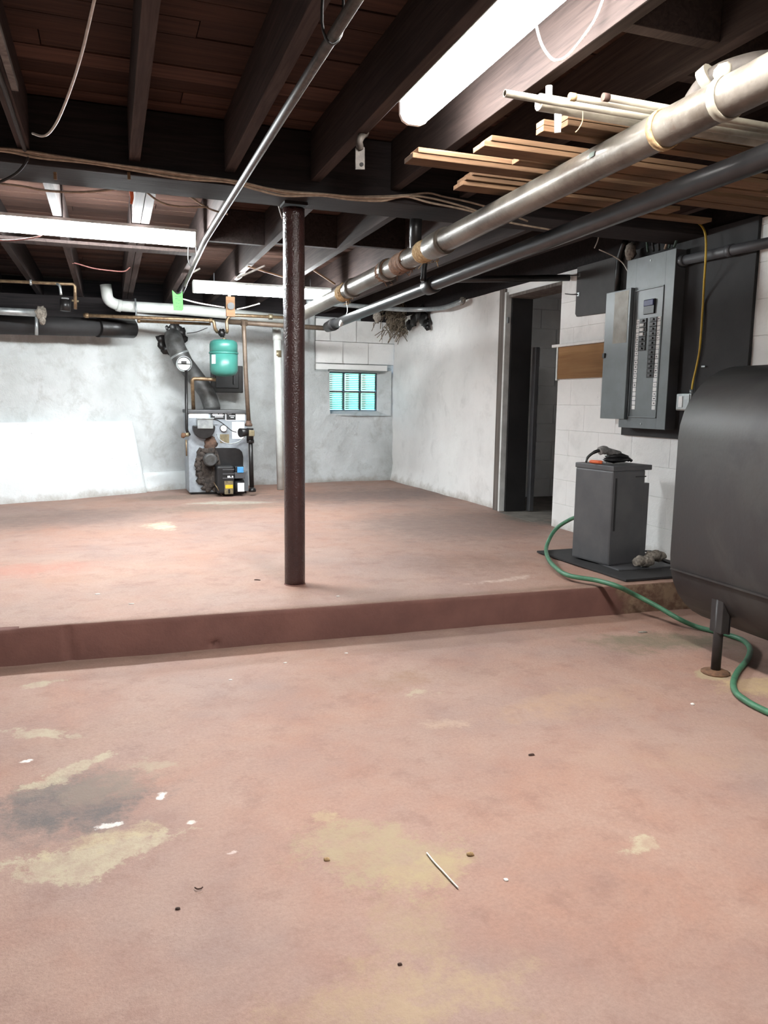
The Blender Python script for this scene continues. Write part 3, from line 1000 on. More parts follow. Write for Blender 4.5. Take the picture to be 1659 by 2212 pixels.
# ---- teal expansion tank
pt0 = at(484, 811, 'y', 8.3); pt1 = at(484, 734, 'y', 8.3)
et = thing('expansion_tank', pt0, 'teal pressure tank hanging from copper pipes above the boiler', 'tank')
R_ = .1445; H = pt1.z-pt0.z
b = MB(); b.lathe(pt0, [(.02, -.012), (.08, -.006), (.125, .014), (R_, .05), (R_, H*.62)], 36); b.build('lower_shell', M['teal'], et)
b = MB(); b.lathe(pt0, [(R_, H*.62), (R_, H*.86), (.135, H*.94), (.105, H*.99), (.04, H+.004)], 36); b.build('upper_shell', M['teal'], et)
b = MB(); b.lathe(pt0, [(R_, H*.60), (R_+.008, H*.605), (R_+.008, H*.645), (R_, H*.65)], 36); b.build('rim_band', M['teal'], et)
P = [[(pt0.x+(R_+.001)*math.sin(a), pt0.y-(R_+.001)*math.cos(a), z) for a in [-1.15+.1*i for i in range(5)]] for z in (pt0.z+.115, pt0.z+.207)]
b = MB(); b.grid(P); b.build('paper_label', M['label_white'], et)
b = MB(); b.cyl(pt1-Vector((0, 0, .01)), pt1+Vector((0, 0, .018)), .018, 12); b.build('nipple', M['brass'], et)

# ---- black opening in the wall behind the tank
p, q = at(455, 789, 'y', 9.02), at(524, 849, 'y', 9.02)
hb = thing('wall_hatch', (p.x, 9.02, q.z), 'black square cleanout plate on the wall behind the teal tank', 'hatch')
b = MB(); b.box((p.x, 8.97, q.z), (q.x, 9.06, p.z), .01); b.build('frame', M['black_iron'], hb)
b = MB(); b.box((p.x+.05, 8.955, q.z+.05), (q.x-.05, 8.975, p.z-.05), .008); d_ = b.build('door', M['black_plastic'], hb)
b = MB(); b.tube(bends([(q.x-.11, 8.955, q.z+.1), (q.x-.11, 8.92, q.z+.1), (q.x-.11, 8.92, q.z+.2), (q.x-.11, 8.955, q.z+.2)], .02), .007, 8); b.build('handle', M['dark_grey_metal'], d_)

# ---- pipes around the boiler
YP = 8.2
def A_(px, py, y=YP):
    return at(px, py, 'y', y)
cp = thing('copper_pipe', A_(320, 688), 'long dull copper pipe dropping to the left side of the fitting above the teal tank', 'pipe')
b = MB(); b.tube(bends([A_(180, 681, 7.97), A_(456, 692), A_(462, 694), A_(464, 710), A_(469, 717, 8.26)], .05), .017, 10); b.build('run', M['copper'], cp)
b = MB(); b.tube([A_(452, 692), A_(459, 692.3)], .022, 10); b.build('elbow_socket', M['copper'], cp)
b = MB(); b.tube([A_(183, 681.2, 7.972), A_(191, 681.5, 7.978)], .024, 10); b.build('coupling', M['copper'], cp)
cp = thing('copper_pipe', A_(330, 698), 'lower copper pipe parallel to the long one left of the teal tank', 'pipe')
b = MB(); b.tube([A_(296, 693.2, 8.38), A_(455, 700, 8.35)], .015, 10); b.build('run', M['copper'], cp)
b = MB(); b.tube([A_(297, 693.3, 8.38), A_(303, 693.6, 8.38)], .02, 10); b.build('coupling', M['copper'], cp)
cp = thing('copper_pipe', A_(550, 683), 'bright copper pipe with a valve rising on the right of the teal tank', 'pipe')
b = MB(); b.tube(bends([A_(490, 718, 8.24), A_(491, 714), A_(489, 693), A_(496, 682), A_(512, 681), A_(618, 686)], .06), .017, 10); b.build('run', M['copper'], cp)
b = MB(); b.cyl(A_(580, 684), A_(589, 684.4), .026, 12); v_ = b.build('valve_body', M['brass'], cp)
b = MB(); b.tube([A_(584.5, 684), A_(584.5, 690)], [.012, .022], 10); b.build('valve_cap', M['black_iron'], v_)
b = MB(); rough_blob(b, A_(479, 719, 8.29), (.038, .036, .04), .35, 2.2, 7)
b.cyl(A_(480, 728.5, 8.3), A_(480, 712, 8.3), .022, 12)
single('air_scoop', b, M['black_iron'], 'dark rusty fitting on top of the teal tank', 'fitting')
cp = thing('supply_main', A_(600, 700), 'brown horizontal pipe running behind the post to the black drain', 'pipe')
b = MB(); b.tube([A_(494, 695, 8.32), A_(700, 709, 8.32)], .026, 12); b.build('run', M['brown_pipe'], cp)
b = MB(); b.cyl(A_(520, 696.8, 8.32), A_(534, 697.7, 8.32), .034, 12); b.build('tee', M['brown_pipe'], cp)
rp = thing('return_pipe', at(540, 1055, 'y', 8.42), 'brown and black riser pipe with a circulator right of the boiler', 'pipe')
YR = 8.24
b = MB(); b.tube(bends([A_(526, 694, YR), A_(528, 735, YR), A_(530.5, 800, YR), A_(537, 912, YR)], .05), .023, 12); b.build('upper_pipe', M['brown_pipe'], rp)
b = MB(); b.lathe(A_(537, 921, YR), [(.034, 0), (.04, .006), (.04, .024), (.03, .036), (.028, .06)], 16); b.build('flange', M['rust_brown'], rp)
b = MB(); b.tube([A_(541, 949, YR), A_(544, 1053, YR)], .024, 12); b.build('lower_pipe', M['black_iron'], rp)
b = MB(); b.lathe(A_(545, 1062, YR), [(.04, 0), (.04, .02), (.03, .04)], 14); b.build('foot_elbow', M['black_iron'], rp)
b = MB(); b.cyl(A_(538, 933, YR), A_(519, 935, YR-.05), .036, 18, .048); b.cyl(A_(540, 925, YR), A_(540, 952, YR), .038, 16); pu = b.build('circulator', M['black_iron'], rp)
p = A_(541, 935, YR)
b = MB(); b.box(p+Vector((-.028, -.085, -.032)), p+Vector((.03, -.036, .03)), .006); b.build('terminal_box', M['brass'], pu)
b = MB(); b.lathe(A_(541, 957, YR), [(.036, 0), (.04, .008), (.04, .03), (.032, .045)], 16); b.build('lower_flange', M['black_iron'], rp)
lp = thing('relief_pipe', at(405, 940, 'y', 8.4), 'thin black pipe with a rusty valve left of the boiler', 'pipe')
b = MB(); b.tube(bends([A_(402, 800, 8.38), A_(403, 930, 8.38), A_(409, 940, 8.4)], .03), .016, 10); b.build('run', M['black_iron'], lp)
b = MB(); b.cyl(A_(398, 940, 8.38), A_(408, 938, 8.38), .022, 12); b.build('valve_body', M['brass'], lp)
b = MB(); b.lathe(A_(397, 936, 8.36), [(.02, 0), (.024, .01), (.024, .03), (.016, .05)], 10, (-.3, -.2, -1)); b.build('valve_handle', M['rust'], lp, 'rusty red handle')
b = MB(); b.tube([A_(402, 950, 8.38), A_(403, 985, 8.38)], .008, 8); b.build('drip_tube', M['copper'], lp)
b = MB(); b.tube(bends([A_(466, 820, 8.36), A_(440, 818.5, 8.40), A_(418, 818, 8.40), A_(415, 822, 8.40), A_(418, 884, 8.47)], .05), .02, 10)
single('feed_pipe', b, M['copper'], 'short copper pipe bending down into the boiler top under the teal tank', 'pipe')
# wooden block with a black round knob in front of the tube light
p, q = A_(488, 640, 7.9), A_(508, 684, 7.9)
wb = thing('wooden_bracket', (p.x, 7.9, q.z), 'tan wooden strip with a black round knob hanging above the teal tank', 'bracket')
b = MB(); b.box((p.x, 7.9, q.z), (q.x, 7.93, p.z), .003); b.build('strip', M['lumber'], wb)
b = MB(); b.cyl(A_(499, 661, 7.9), A_(499, 661, 7.86), .034, 18); b.build('knob', M['black_plastic'], wb)
b = MB(); b.box((p.x+.02, 7.902, p.z), (p.x+.05, 7.93, 2.30), .003); b.build('hanger_strip', M['frame_wood'], wb)

# ---- white plastic pipes
wp_ = thing('white_drain_pipe', at(450, 675, 'y', 8.75), 'thick white plastic drain pipe with an elbow high on the far wall', 'pipe')
b = MB(); b.tube(bends([at(228, 615, 'y', 8.62), at(233, 650, 'y', 8.62), at(258, 661, 'y', 8.66), at(400, 669, 'y', 8.75), at(618, 690, 'y', 8.9)], .16, 6), .056, 18); b.build('run', M['pvc'], wp_)
b = MB(); b.tube([at(252, 659, 'y', 8.65), at(262, 661.5, 'y', 8.66)], .062, 18); b.build('elbow_hub', M['pvc'], wp_)
b = MB(); b.tube([at(292, 645, 'y', 8.60), at(295, 690, 'y', 8.60)], .009, 8); b.build('hanger', M['galv'], wp_)
vp = thing('white_standpipe', at(604, 1058, 'y', 8.72), 'vertical white plastic pipe behind the post at the far wall', 'pipe')
b = MB(); b.tube([at(598, 706, 'y', 8.72), at(606.5, 1057, 'y', 8.72)], .043, 18); b.build('run', M['pvc'], vp)
b = MB(); b.tube([at(597.5, 708, 'y', 8.72), at(598.6, 735, 'y', 8.72)], .049, 18); b.build('coupling', M['pvc'], vp)
b = MB(); b.tube([at(599.5, 757, 'y', 8.72), at(600, 772, 'y', 8.72)], .0437, 18); b.build('printed_band', M['brass'], vp, 'faded yellow printed band')

# ---- pipes at the upper left
sp = thing('steel_pipe_end', at(60, 674, 'y', 7.6), 'grey steel pipe ending in a crusty coupling at the left edge', 'pipe')
b = MB(); b.tube([at(-60, 669, 'y', 7.6), at(82, 676, 'y', 7.6)], .033, 14); b.build('run', M['galv'], sp)
b = MB(); rough_blob(b, at(88, 676, 'y', 7.6), (.05, .05, .055), .35, 1, 7); rough_blob(b, at(91, 692, 'y', 7.6), (.03, .04, .04), .4, 5, 6); b.build('coupling', M['dust'], sp)
b = MB(); b.tube([at(79, 682, 'y', 7.6), at(79, 724, 'y', 7.6)], .014, 8); b.build('drop', M['galv'], sp)
b = MB(); b.tube([at(-60, 699, 'y', 7.85), at(150, 705, 'y', 8.1), at(284, 709, 'y', 8.45)], .088, 18)
idu = single('insulated_duct', b, M['board_black'], 'fat black wrapped pipe lying along the top of the far wall at left', 'pipe')
b = MB(); b.tube([at(210, 707, 'y', 8.22), at(286, 710, 'y', 8.46)], .096, 18)
b.build('sleeve', M['black_iron'], idu)
bp = thing('brown_water_pipe', at(100, 610, 'y', 7.4), 'thin brown pipe under the joists that drops down near the left edge', 'pipe')
b = MB(); b.tube(bends([at(-40, 605, 'y', 7.4), at(158, 614, 'y', 7.4), at(162, 618, 'y', 7.4), at(163, 668, 'y', 7.4)], .03), .014, 8); b.build('run', M['copper'], bp)
b = MB(); b.tube([at(64, 610, 'y', 7.4), at(69, 610.2, 'y', 7.4)], .024, 10); b.build('coupling', M['galv'], bp)
b = MB(); b.tube([at(155, 649, 'y', 7.4), at(170, 651, 'y', 7.4)], .009, 8); b.build('valve_handle', M['brass'], bp)
b = MB(); b.tube(smooth_path([at(122, 613, 'y', 7.4), at(129, 618, 'y', 7.36), at(132, 637, 'y', 7.36)], 5), .011, 8); b.build('branch', M['galv'], bp)
b = MB(); b.beam(at(133, 645.5, 'y', 7.5), at(149, 648, 'y', 7.5), .03, .03); b.cyl(at(141, 647, 'y', 7.5), at(141, 672, 'y', 7.5), .045, 12)
single('gate_valve', b, M['black_iron'], 'black gate valve with a brass bar beside the thin brown pipe', 'valve')

# ---- thin conduit slanting across the ceiling with a green tag at its end
cn = thing('conduit', (.56, 3.5, 2.115), 'thin grey conduit crossing under the girder toward the boiler', 'pipe')
pts = [(.572, 1.2, 2.118), (.563, 2.6, 2.115), (.556, 4.7, 2.112), (.60, 6.6, 2.10)]
b = MB(); b.tube(pts, .015, 12); b.build('run', M['conduit'], cn)
b = MB(); b.tube([at(400, 612, 'y', 6.5), at(393, 628, 'y', 6.62), at(391, 634, 'y', 6.62)], .02, 10); b.build('end_fitting', M['black_iron'], cn)
for y in (2.02, 5.55):
    b = MB(); b.tube(smooth_path([(.545, y, 2.29), (.535, y, 2.14), (.56, y, 2.092), (.59, y, 2.14), (.585, y, 2.29)], 4), .004, 6); b.build('wire_hanger', M['black_iron'], cn)
tg = thing('green_tag', at(385, 650, 'y', 6.5), 'bright green paper tag hanging from the end of the thin conduit', 'tag')
b = MB(); b.prism(poly([], 0) or [tuple(at(px, py, 'y', 6.5)) for px, py in ((372, 627), (382, 636), (392, 633), (394, 628), (396, 668), (393, 671), (375, 670))], (0, .004, 0)); b.build('card', M['tag'], tg)
for (px, py, w_) in ((377, 639, 13), (378, 644, 5), (385, 648, 6), (379, 654, 4), (384, 655, 3), (381, 662, 2), (387, 663, 2)):
    p = at(px, py, 'y', 6.499)
    b = MB(); b.box(p, p+Vector((w_*.004, .0015, -.004))); b.build('ink_mark', M['wire_green'], tg)
b = MB(); b.tube(smooth_path([at(388, 630, 'y', 6.49), at(384, 634, 'y', 6.48), at(380, 630, 'y', 6.49)], 4), .004, 6); b.build('tie_wire', M['black_iron'], tg)

# ---- silver drain pipe
def silver(y):
    return Vector((1.66, y, 2.0795-.012*y-.0006*y*y))
dp = thing('silver_drain_pipe', silver(3), 'thick silver painted drain pipe sloping away under the joists', 'pipe')
ys_ = [.9+.1*i for i in range(66)]
b = MB(); b.tube([silver(y) for y in ys_], [.056+.0014*nz(y, 1, 1, 4) for y in ys_], 22); b.build('run', M['silver'], dp)
for (px, py, l) in ((945, 536, .22), (1225, 395, .0), (835, 588, .1), (760, 628, .09)):
    if l == 0:
        continue
    y = at(px, py, 'x', 1.66).y
    b = MB(); b.tube([silver(y-l/2), silver(y-l/2+.02), silver(y+l/2-.03), silver(y+l/2)], [.067, .069, .064, .057], 20); b.build('hub', M['silver'], dp)
for (px, py, l, rr) in ((923, 535, .16, .06), (870, 572, .2, .058), (835, 590, .1, .064), (745, 633, .14, .06)):
    y = at(px, py, 'x', 1.66).y
    b = MB()
    n_ = 14
    yy_ = [y-l/2+l*i/n_ for i in range(n_+1)]
    b.tube([silver(v)+Vector((0.004*nz(v, 1, 5, 30), 0, .004*nz(v, 8, 5, 30))) for v in yy_], [rr*.97+.012*abs(nz(v, 3, 3, 28)) for v in yy_], 18)
    for k in range(16):
        v = y-l/2+l*random.random(); a = random.random()*6.28
        p = silver(v)+Vector((math.cos(a), 0, math.sin(a)))*rr*.92
        b.tube(smooth_path([p, p+Vector((random.uniform(-.02, .02), random.uniform(-.03, .03), random.uniform(-.03, .01))), p+Vector((random.uniform(-.03, .03), random.uniform(-.03, .03), random.uniform(-.05, .0)))], 3), .0022, 4)
    b.build('oakum_wrap', M['fibre'] if px in (923, 745) else M['rust'], dp, 'rusty orange joint wrapping')
y = at(900, 540, 'x', 1.66).y
b = MB(); b.tube(bends([silver(y), silver(y)+Vector((-.03, -.05, .09)), silver(y)+Vector((-.03, -.06, .18))], .05), .034, 14); b.build('branch_stub', M['black_iron'], dp, 'black pipe stub rising from the joint')
y = at(1470, 250, 'x', 1.66).y
b = MB(); b.tube(bends([silver(y-.02), silver(y-.10)+Vector((.01, 0, .085)), silver(y-.20)+Vector((.10, 0, .105)), silver(y-.20)+Vector((.34, .02, .12))], .07, 6), .034, 16); b.build('branch_elbow', M['old_iron'], dp, 'dusty branch elbow turning up and right')
b = MB(); b.tube([silver(y-.085)+Vector((.008, 0, .078)), silver(y-.11)+Vector((.015, 0, .09))], .041, 16); b.build('elbow_rim', M['old_pvc'], dp)
b = MB(); b.pipe(silver(y+.06), silver(y+.085), .062, .0565, 20); b.build('strap', M['fibre'], dp)
y = at(1570, 195, 'x', 1.66).y
b = MB(); b.pipe(silver(y-.015), silver(y+.015), .061, .0565, 18); rough_blob(b, silver(y)+Vector((-.02, 0, .065)), (.016, .03, .024), .4, 3, 6); b.build('rag_strip', M['old_pvc'], dp, 'white rag tied around the pipe')
y = at(1308, 330, 'x', 1.66).y
P = [[tuple(silver(yy)+Vector((-math.cos(a), 0, math.sin(a)))*.0585) for a in (.0, .15, .3)] for yy in (y-.018, y+.012)]
b = MB(); b.grid(P); b.build('sticker', M['wire_green'], dp, 'small teal sticker')

# ---- black drain pipe
def blackp(y):
    return Vector((2.05+.0, y, 2.022-.004*y-.0013*y*y))
kp = thing('black_drain_pipe', blackp(3), 'glossy black drain pipe to the right of the silver one', 'pipe')
b = MB(); b.tube([blackp(.9+.2*i) for i in range(33)], .042, 20); b.build('run', M['dark_steel'], kp)
y = at(932, 603, 'x', 2.05).y
b = MB(); b.tube([blackp(y-.07), blackp(y-.06), blackp(y+.06), blackp(y+.07)], [.05, .056, .056, .05], 18); b.build('coupling', M['black_iron'], kp)
b = MB(); b.tube(smooth_path([blackp(y)+Vector((-.06, 0, .02)), blackp(y)+Vector((-.05, 0, .14)), blackp(y)+Vector((-.01, 0, .26))], 5), .02, 8); b.build('hanger_strap', M['black_iron'], kp)
b = MB(); b.tube([blackp(7.25), blackp(7.32), blackp(7.5)], [.056, .058, .05], 16); b.build('end_coupling', M['black_iron'], kp)
b = MB(); b.tube(smooth_path([blackp(6.95)+Vector((.02, 0, .2)), blackp(6.95)+Vector((.03, -.02, .08)), blackp(6.95)+Vector((-.02, -.05, .0)), blackp(6.95)+Vector((-.05, -.05, -.06))], 5), [.004]*8+[.01, .014, .018, .02, .022, .02, .016, .01], 6)
b.build('rag', M['white_paint'], kp, 'white rag hanging on the pipe')

# ---- dark joist-side pipes near the doorway
b = MB(); b.tube([(2.55, 5.75, 2.16), (3.47, 5.45, 2.19)], .026, 12)
single('black_pipe_stub', b, M['black_iron'], 'short black pipe reaching the wall above the doorway', 'pipe')
sv = thing('service_pipe', at(900, 668, 'y', 9.2), 'thin pale pipe along the top of the far corner above the window', 'pipe')
b = MB(); b.tube(smooth_path([at(662, 652, 'y', 8.2), at(760, 660, 'y', 8.2), at(860, 668, 'y', 8.2), at(920, 668, 'y', 8.1), at(960, 664, 'x', 3.36), at(1000, 650, 'x', 3.38)], 4), .025, 10); b.build('run', M['galv'], sv)
b = MB(); rough_blob(b, at(815, 684, 'y', 8.2), (.045, .04, .07), .3, 8, 7); b.build('hose_tap', M['dust'], sv)
b = MB(); rough_blob(b, at(999, 650, 'x', 3.39), (.03, .05, .04), .3, 3, 6); b.build('end_fitting', M['dust'], sv)
# clump of old insulation in the corner
b = MB()
for k in range(320):
    px = random.gauss(868, 20); py = random.uniform(652, 718)
    p = at(px, py, 'y', 9.22+random.uniform(-.1, .1))
    d = Vector((random.uniform(-.16, .10), random.uniform(-.06, .03), random.uniform(-.16, -.02)))
    b.tube(smooth_path([p, p+d*.5+Vector((random.uniform(-.03, .03), 0, .025)), p+d], 3), random.uniform(.003, .006), 4)
for k in range(16):
    rough_blob(b, at(848+k*2.6, 676+22*math.sin(k*1.7), 'y', 9.27), (.09, .07, .10), .7, k, 6)
o = single('insulation_clump', b, M['tan_dust'], 'ragged clump of old insulation hanging in the far corner', 'insulation')
b = MB()
for (px, py, s_) in ((905, 676, .05), (915, 688, .05), (921, 700, .035), (895, 690, .05), (884, 702, .04), (924, 708, .02)):
    rough_blob(b, at(px, py, 'x', 3.44), (.035, s_*2, s_*1.6), .6, px, 6)
single('tar_stain_lump', b, M['black_iron'], 'black tarry lumps on the wall beside the insulation clump', 'lump')

# ---- overhead lumber: flooring strips lying across the two drain pipes
def strip(name, xa, xb, ya, yb, z, th, label, skew=0.0, tilt=0.0):
    b = MB()
    d = Vector((xb-xa, skew, tilt))
    mid = Vector(((xa+xb)/2, (ya+yb)/2, z+th/2))
    b.beam(mid-d/2, mid+d/2, yb-ya, th, bev=.0025)
    o = single(name, b, M['lumber'], label, 'board', 'flooring strips stored under the joists')
    return o
ZL = 2.113
strip('flooring_strip', 1.11, 2.98, 2.855, 2.945, ZL, .019, 'lower strip of the pair reaching farthest left toward the light', .0)
strip('flooring_strip', 1.13, 2.86, 2.850, 2.935, ZL+.020, .019, 'upper strip of the pair reaching farthest left toward the light', .0)
strip('flooring_strip', 1.30, 2.66, 2.635, 2.73, ZL, .019, 'lower wide strip of the pair second farthest left, just below the single short one', .0)
strip('flooring_strip', 1.325, 2.60, 2.63, 2.72, ZL+.020, .019, 'upper strip of the pair whose end is second farthest left', .0)
strip('flooring_strip', 1.50, 2.75, 2.745, 2.80, ZL, .019, 'narrow strip with a short end tucked beside the second pair')
strip('flooring_strip', 1.415, 2.40, 2.425, 2.475, ZL, .019, 'lower strip of the nearest short pair under the white tubes')
strip('flooring_strip', 1.415, 2.40, 2.425, 2.475, ZL+.020, .019, 'upper strip of the nearest short pair under the white tubes')
strip('flooring_strip', 1.465, 2.36, 2.355, 2.418, ZL+.003, .019, 'lower strip beside the nearest pair, its end set back to the right')
strip('flooring_strip', 1.465, 2.36, 2.355, 2.418, ZL+.024, .019, 'topmost strip beside the nearest pair, its end set back to the right')
strip('flooring_strip', 1.435, 2.56, 3.105, 3.20, ZL-.004, .018, 'bottom strip of the farthest stack of three')
strip('flooring_strip', 1.445, 2.50, 3.09, 3.185, ZL+.015, .018, 'middle strip of the farthest stack of three')
strip('flooring_strip', 1.47, 2.46, 3.08, 3.17, ZL+.034, .018, 'top strip of the farthest stack of three')
strip('flooring_strip', 1.75, 2.86, 3.23, 3.30, ZL-.004, .018, 'lone strip lying behind the farthest stack of three')
strip('flooring_strip', 1.9, 3.22, 2.955, 3.04, ZL, .019, 'strip behind the leftmost pair reaching past the black pipe')

# ---- overhead plastic tubes
def tubes(xa, xb, y, z, r, label, mat='old_pvc', cap=None, dz=0):
    t_ = thing('plastic_tube', (xa, y, z), label, 'tube', 'tubes and rods stored under the joists')
    b = MB(); b.pipe((xa, y, z), (xb, y+.02, z+dz), r, r*.8, 14); b.build('shaft', M[mat], t_)
    if cap:
        b = MB(); b.cyl((xa-.008, y, z), (xa+.012, y, z), r*1.15, 12); b.build('end_cap', M[cap], t_)
    return t_
tubes(1.155, 2.9, 2.215, 2.124, .011, 'cream tube whose open end reaches farthest left under the bright light')
tubes(1.36, 2.9, 2.170, 2.126, .0105, 'cream rod with a tan plug in its end', cap='fibre')
tubes(1.455, 2.9, 2.135, 2.126, .0105, 'cream rod with a dark plug in its end', cap='chip_brown')
tubes(1.30, 2.9, 2.262, 2.134, .0255, 'widest cream plastic tube with an open end')
b = MB(); b.tube(bends([at(1186, 186, 'y', 2.305), at(1186, 228, 'y', 2.305), at(1199, 238, 'y', 2.305), (1.66, 2.307, 2.135)], .03), .0105, 10)
single('bent_plastic_tube', b, M['pvc'], 'white tube with its end bent straight up above the wide tube', 'tube', 'tubes and rods stored under the joists')
b = MB(); p = at(1206, 246, 'y', 2.22); q = at(1203, 284, 'y', 2.22)
b.prism([tuple(p+Vector((-.012, 0, 0))), tuple(p+Vector((.012, 0, .0))), tuple(q+Vector((.014, 0, 0))), tuple(q+Vector((-.006, 0, -.004)))], (0, .004, 0))
single('white_strap_end', b, M['pvc'], 'white strap end hanging below the wide cream tube', 'strap')
cable('thin_string', [at(1259, 241, 'y', 2.19), at(1258, 262, 'y', 2.185), at(1250, 278, 'y', 2.18), at(1243, 286, 'y', 2.18)], .0015, 'fibre', 'thin string dangling from the cream tubes', 'string')

# ---- hanging metal bracket
hb_ = thing('metal_hanger', at(778, 300, 'y', 3.2), 'galvanised metal strap hanging from a joist left of the stored boards', 'bracket')
b = MB()
b.prism([tuple(at(px, py, 'y', 3.2)) for px, py in ((768, 318), (788, 318), (788, 366), (768, 366))], (0, .004, 0), .001)
b.build('strap', M['old_iron'], hb_)
b = MB(); b.tube(smooth_path([at(778, 320, 'y', 3.202), at(776, 305, 'y', 3.18), at(783, 292, 'y', 3.19), at(790, 287, 'y', 3.215)], 5), [.016]*16, 6); b.build('twisted_neck', M['old_iron'], hb_)
b = MB(); b.cyl(at(781, 355, 'y', 3.195), at(781, 355, 'y', 3.2), .008, 12); b.build('bolt', M['dark_steel'], hb_)

# ---- cables along the girder
YG = 3.925
base = [(-30, 318), (30, 322), (90, 331), (200, 349), (300, 362), (400, 376), (500, 390), (560, 403), (620, 413), (700, 419), (760, 424), (830, 424), (880, 421)]
offs = [(0, 0), (2, 6), (-2, 11), (3, 3)]
names = ['uppermost of the tan cables stapled along the girder', 'second tan cable from the top along the girder', 'lowest of the tan cables along the girder', 'tan cable woven between the others along the girder']
tails = [[(925, 417), (960, 425), (1015, 437), (1080, 455), (1140, 478)], [(940, 430), (1020, 452), (1090, 478), (1200, 498)], [(930, 438), (1000, 452), (1060, 468)], []]
for k in range(4):
    dx, dy = offs[k]
    pts = [at(px+dx*3, py+dy*(.35+.65*(i % 3)/2)*.9, 'y', YG-.0125*k) for i, (px, py) in enumerate(base)]
    pts += [at(px, py, 'y', YG-.0125*k) for px, py in tails[k]]
    cable('cable', pts, .0055, 'cable', names[k], 'cable', 'cables along the girder')
cable('cable', [at(px, py, 'y', 4.35) for px, py in ((-20, 394), (50, 403), (101, 412), (181, 415), (271, 406), (330, 398))], .006, 'cable', 'tan cable sagging below the girder above the left tube light')
cable('cable', [at(px, py, 'y', 4.4) for px, py in ((310, 410), (345, 436), (385, 446), (450, 447))], .0055, 'cable', 'tan cable looping below the girder toward the thin conduit')
cable('cable', [at(px, py, 'y', 4.42) for px, py in ((375, 405), (410, 425), (450, 450), (492, 463))], .005, 'cable', 'thin tan cable slanting below the girder onto the thin conduit')
cable('cable', [at(px, py, 'y', 4.1) for px, py in ((1205, 484), (1300, 490), (1400, 492), (1500, 490), (1590, 479), (1680, 461))], .006, 'cable', 'long tan cable running above the breaker panel to the right edge')
cable('cable', [at(px, py, 'y', 4.3) for px, py in ((1120, 470), (1220, 482), (1330, 494), (1420, 499))], .005, 'cable', 'short tan cable ending above the breaker panel')
cable('cable', [at(px, py, 'y', 3.9) for px, py in ((-15, 398), (20, 384), (45, 365), (62, 340))], .006, 'cable_dark', 'dark cable rising at the left edge under the girder')
cable('cable', [Vector((-.312, y, z)) for y, z in ((1.6, 2.276), (2.6, 2.272), (3.3, 2.275), (3.88, 2.268))], .009, 'cable_dark', 'dark cable stapled under the joist at the top left')
cable('white_wire', [at(206, -10, 'y', 2.35), at(190, 60, 'y', 2.5), at(178, 110, 'y', 2.62), at(160, 170, 'y', 2.78), at(140, 225, 'y', 2.95), at(122, 265, 'y', 3.1), at(105, 288, 'y', 3.2), at(90, 294, 'y', 3.24), at(70, 288, 'y', 3.28)], .0045, 'cable_white', 'thin white wire hanging in a curve between joists at the upper left', 'wire')
cable('wire_loop', [at(1158, 10, 'y', 2.27), at(1158, 50, 'y', 2.26), at(1170, 95, 'y', 2.24), at(1190, 125, 'y', 2.22), at(1207, 130, 'y', 2.20), at(1228, 118, 'y', 2.18), at(1258, 82, 'y', 2.14), at(1285, 42, 'y', 2.10), at(1304, -5, 'y', 2.07)], .0042, 'cable_white', 'pale wire hanging in a loop beside the bright light at the top', 'wire')
cable('white_wire', [at(1284, 498, 'y', 4.6), at(1292, 508, 'y', 4.6), at(1291, 520, 'y', 4.6), at(1284, 536, 'y', 4.6)], .004, 'cable_white', 'short white wire curling down left of the panel top', 'wire')
cable('white_wire', [at(1294, 539, 'y', 4.7), at(1325, 553, 'y', 4.68), at(1345, 568, 'y', 4.66), at(1356, 586, 'y', 4.6)], .004, 'cable_white', 'white wire curving onto the breaker panel top', 'wire')
cable('pink_wire', [Vector((-.25, 7.0, 2.285)), at(165, 569, 'y', 7.0), at(200, 579, 'y', 7.0), at(235, 584, 'y', 7.0), at(268, 586, 'y', 7.0), Vector((.20, 7.0, 2.285))], .005, 'cable_pink', 'pinkish wire sagging behind the left tube light', 'wire')
cable('pink_wire', [at(-10, 519, 'y', 5.12), at(30, 519, 'y', 5.12), at(75, 513, 'y', 5.12), at(90, 508, 'y', 5.14)], .004, 'cable_pink', 'pinkish wire sagging under the left tube light at the photo edge', 'wire')
for (a, c, nm) in (([(415, 582), (432, 573), (470, 548)], 5.6, 'pale lath scrap crossing the conduit'), ):
    pass
cable('thin_wire', [at(395, 646, 'y', 7.2), at(430, 655, 'y', 7.3), at(484, 664, 'y', 7.6)], .006, 'cable_white', 'pale wire from the green tag to the wooden strip', 'wire')
cable('thin_wire', [at(512, 668, 'y', 7.6), at(535, 663, 'y', 7.5), at(560, 656, 'y', 7.3)], .006, 'cable_white', 'pale wire rising from the wooden strip to the middle light', 'wire')
cable('thin_wire', [at(404, 720, 'y', 8.6), at(425, 717, 'y', 8.5), at(448, 708, 'y', 8.4)], .004, 'cable_dark', 'dark wire between the flue elbow and the fitting over the teal tank', 'wire')
def lath(name, a, c, wd, th, mat, label, cat='strip'):
    b = MB(); b.beam(a, c, wd, th, bev=.001)
    return single(name, b, M[mat], label, cat)
lath('wood_lath', (-.272, 1.4, 2.262), (-.272, 3.12, 2.262), .022, .024, 'frame_wood', 'narrow pale lath beside the joist in the top left corner')
lath('wood_lath', at(570, 575, 'y', 6.5)+Vector((-.13, 0, -.012)), at(611, 598, 'y', 6.5), .02, .012, 'lumber', 'pale lath slanting down to the post on its left side')
lath('wood_lath', at(678, 584, 'y', 6.4), at(724, 614, 'y', 6.4), .02, .012, 'lumber', 'pale lath slanting down to the silver pipe right of the post')
lath('wood_lath', at(513, 600, 'y', 6.6), at(572, 574, 'y', 6.3), .012, .012, 'frame_wood', 'thin pale lath slanting up above the middle tube light')
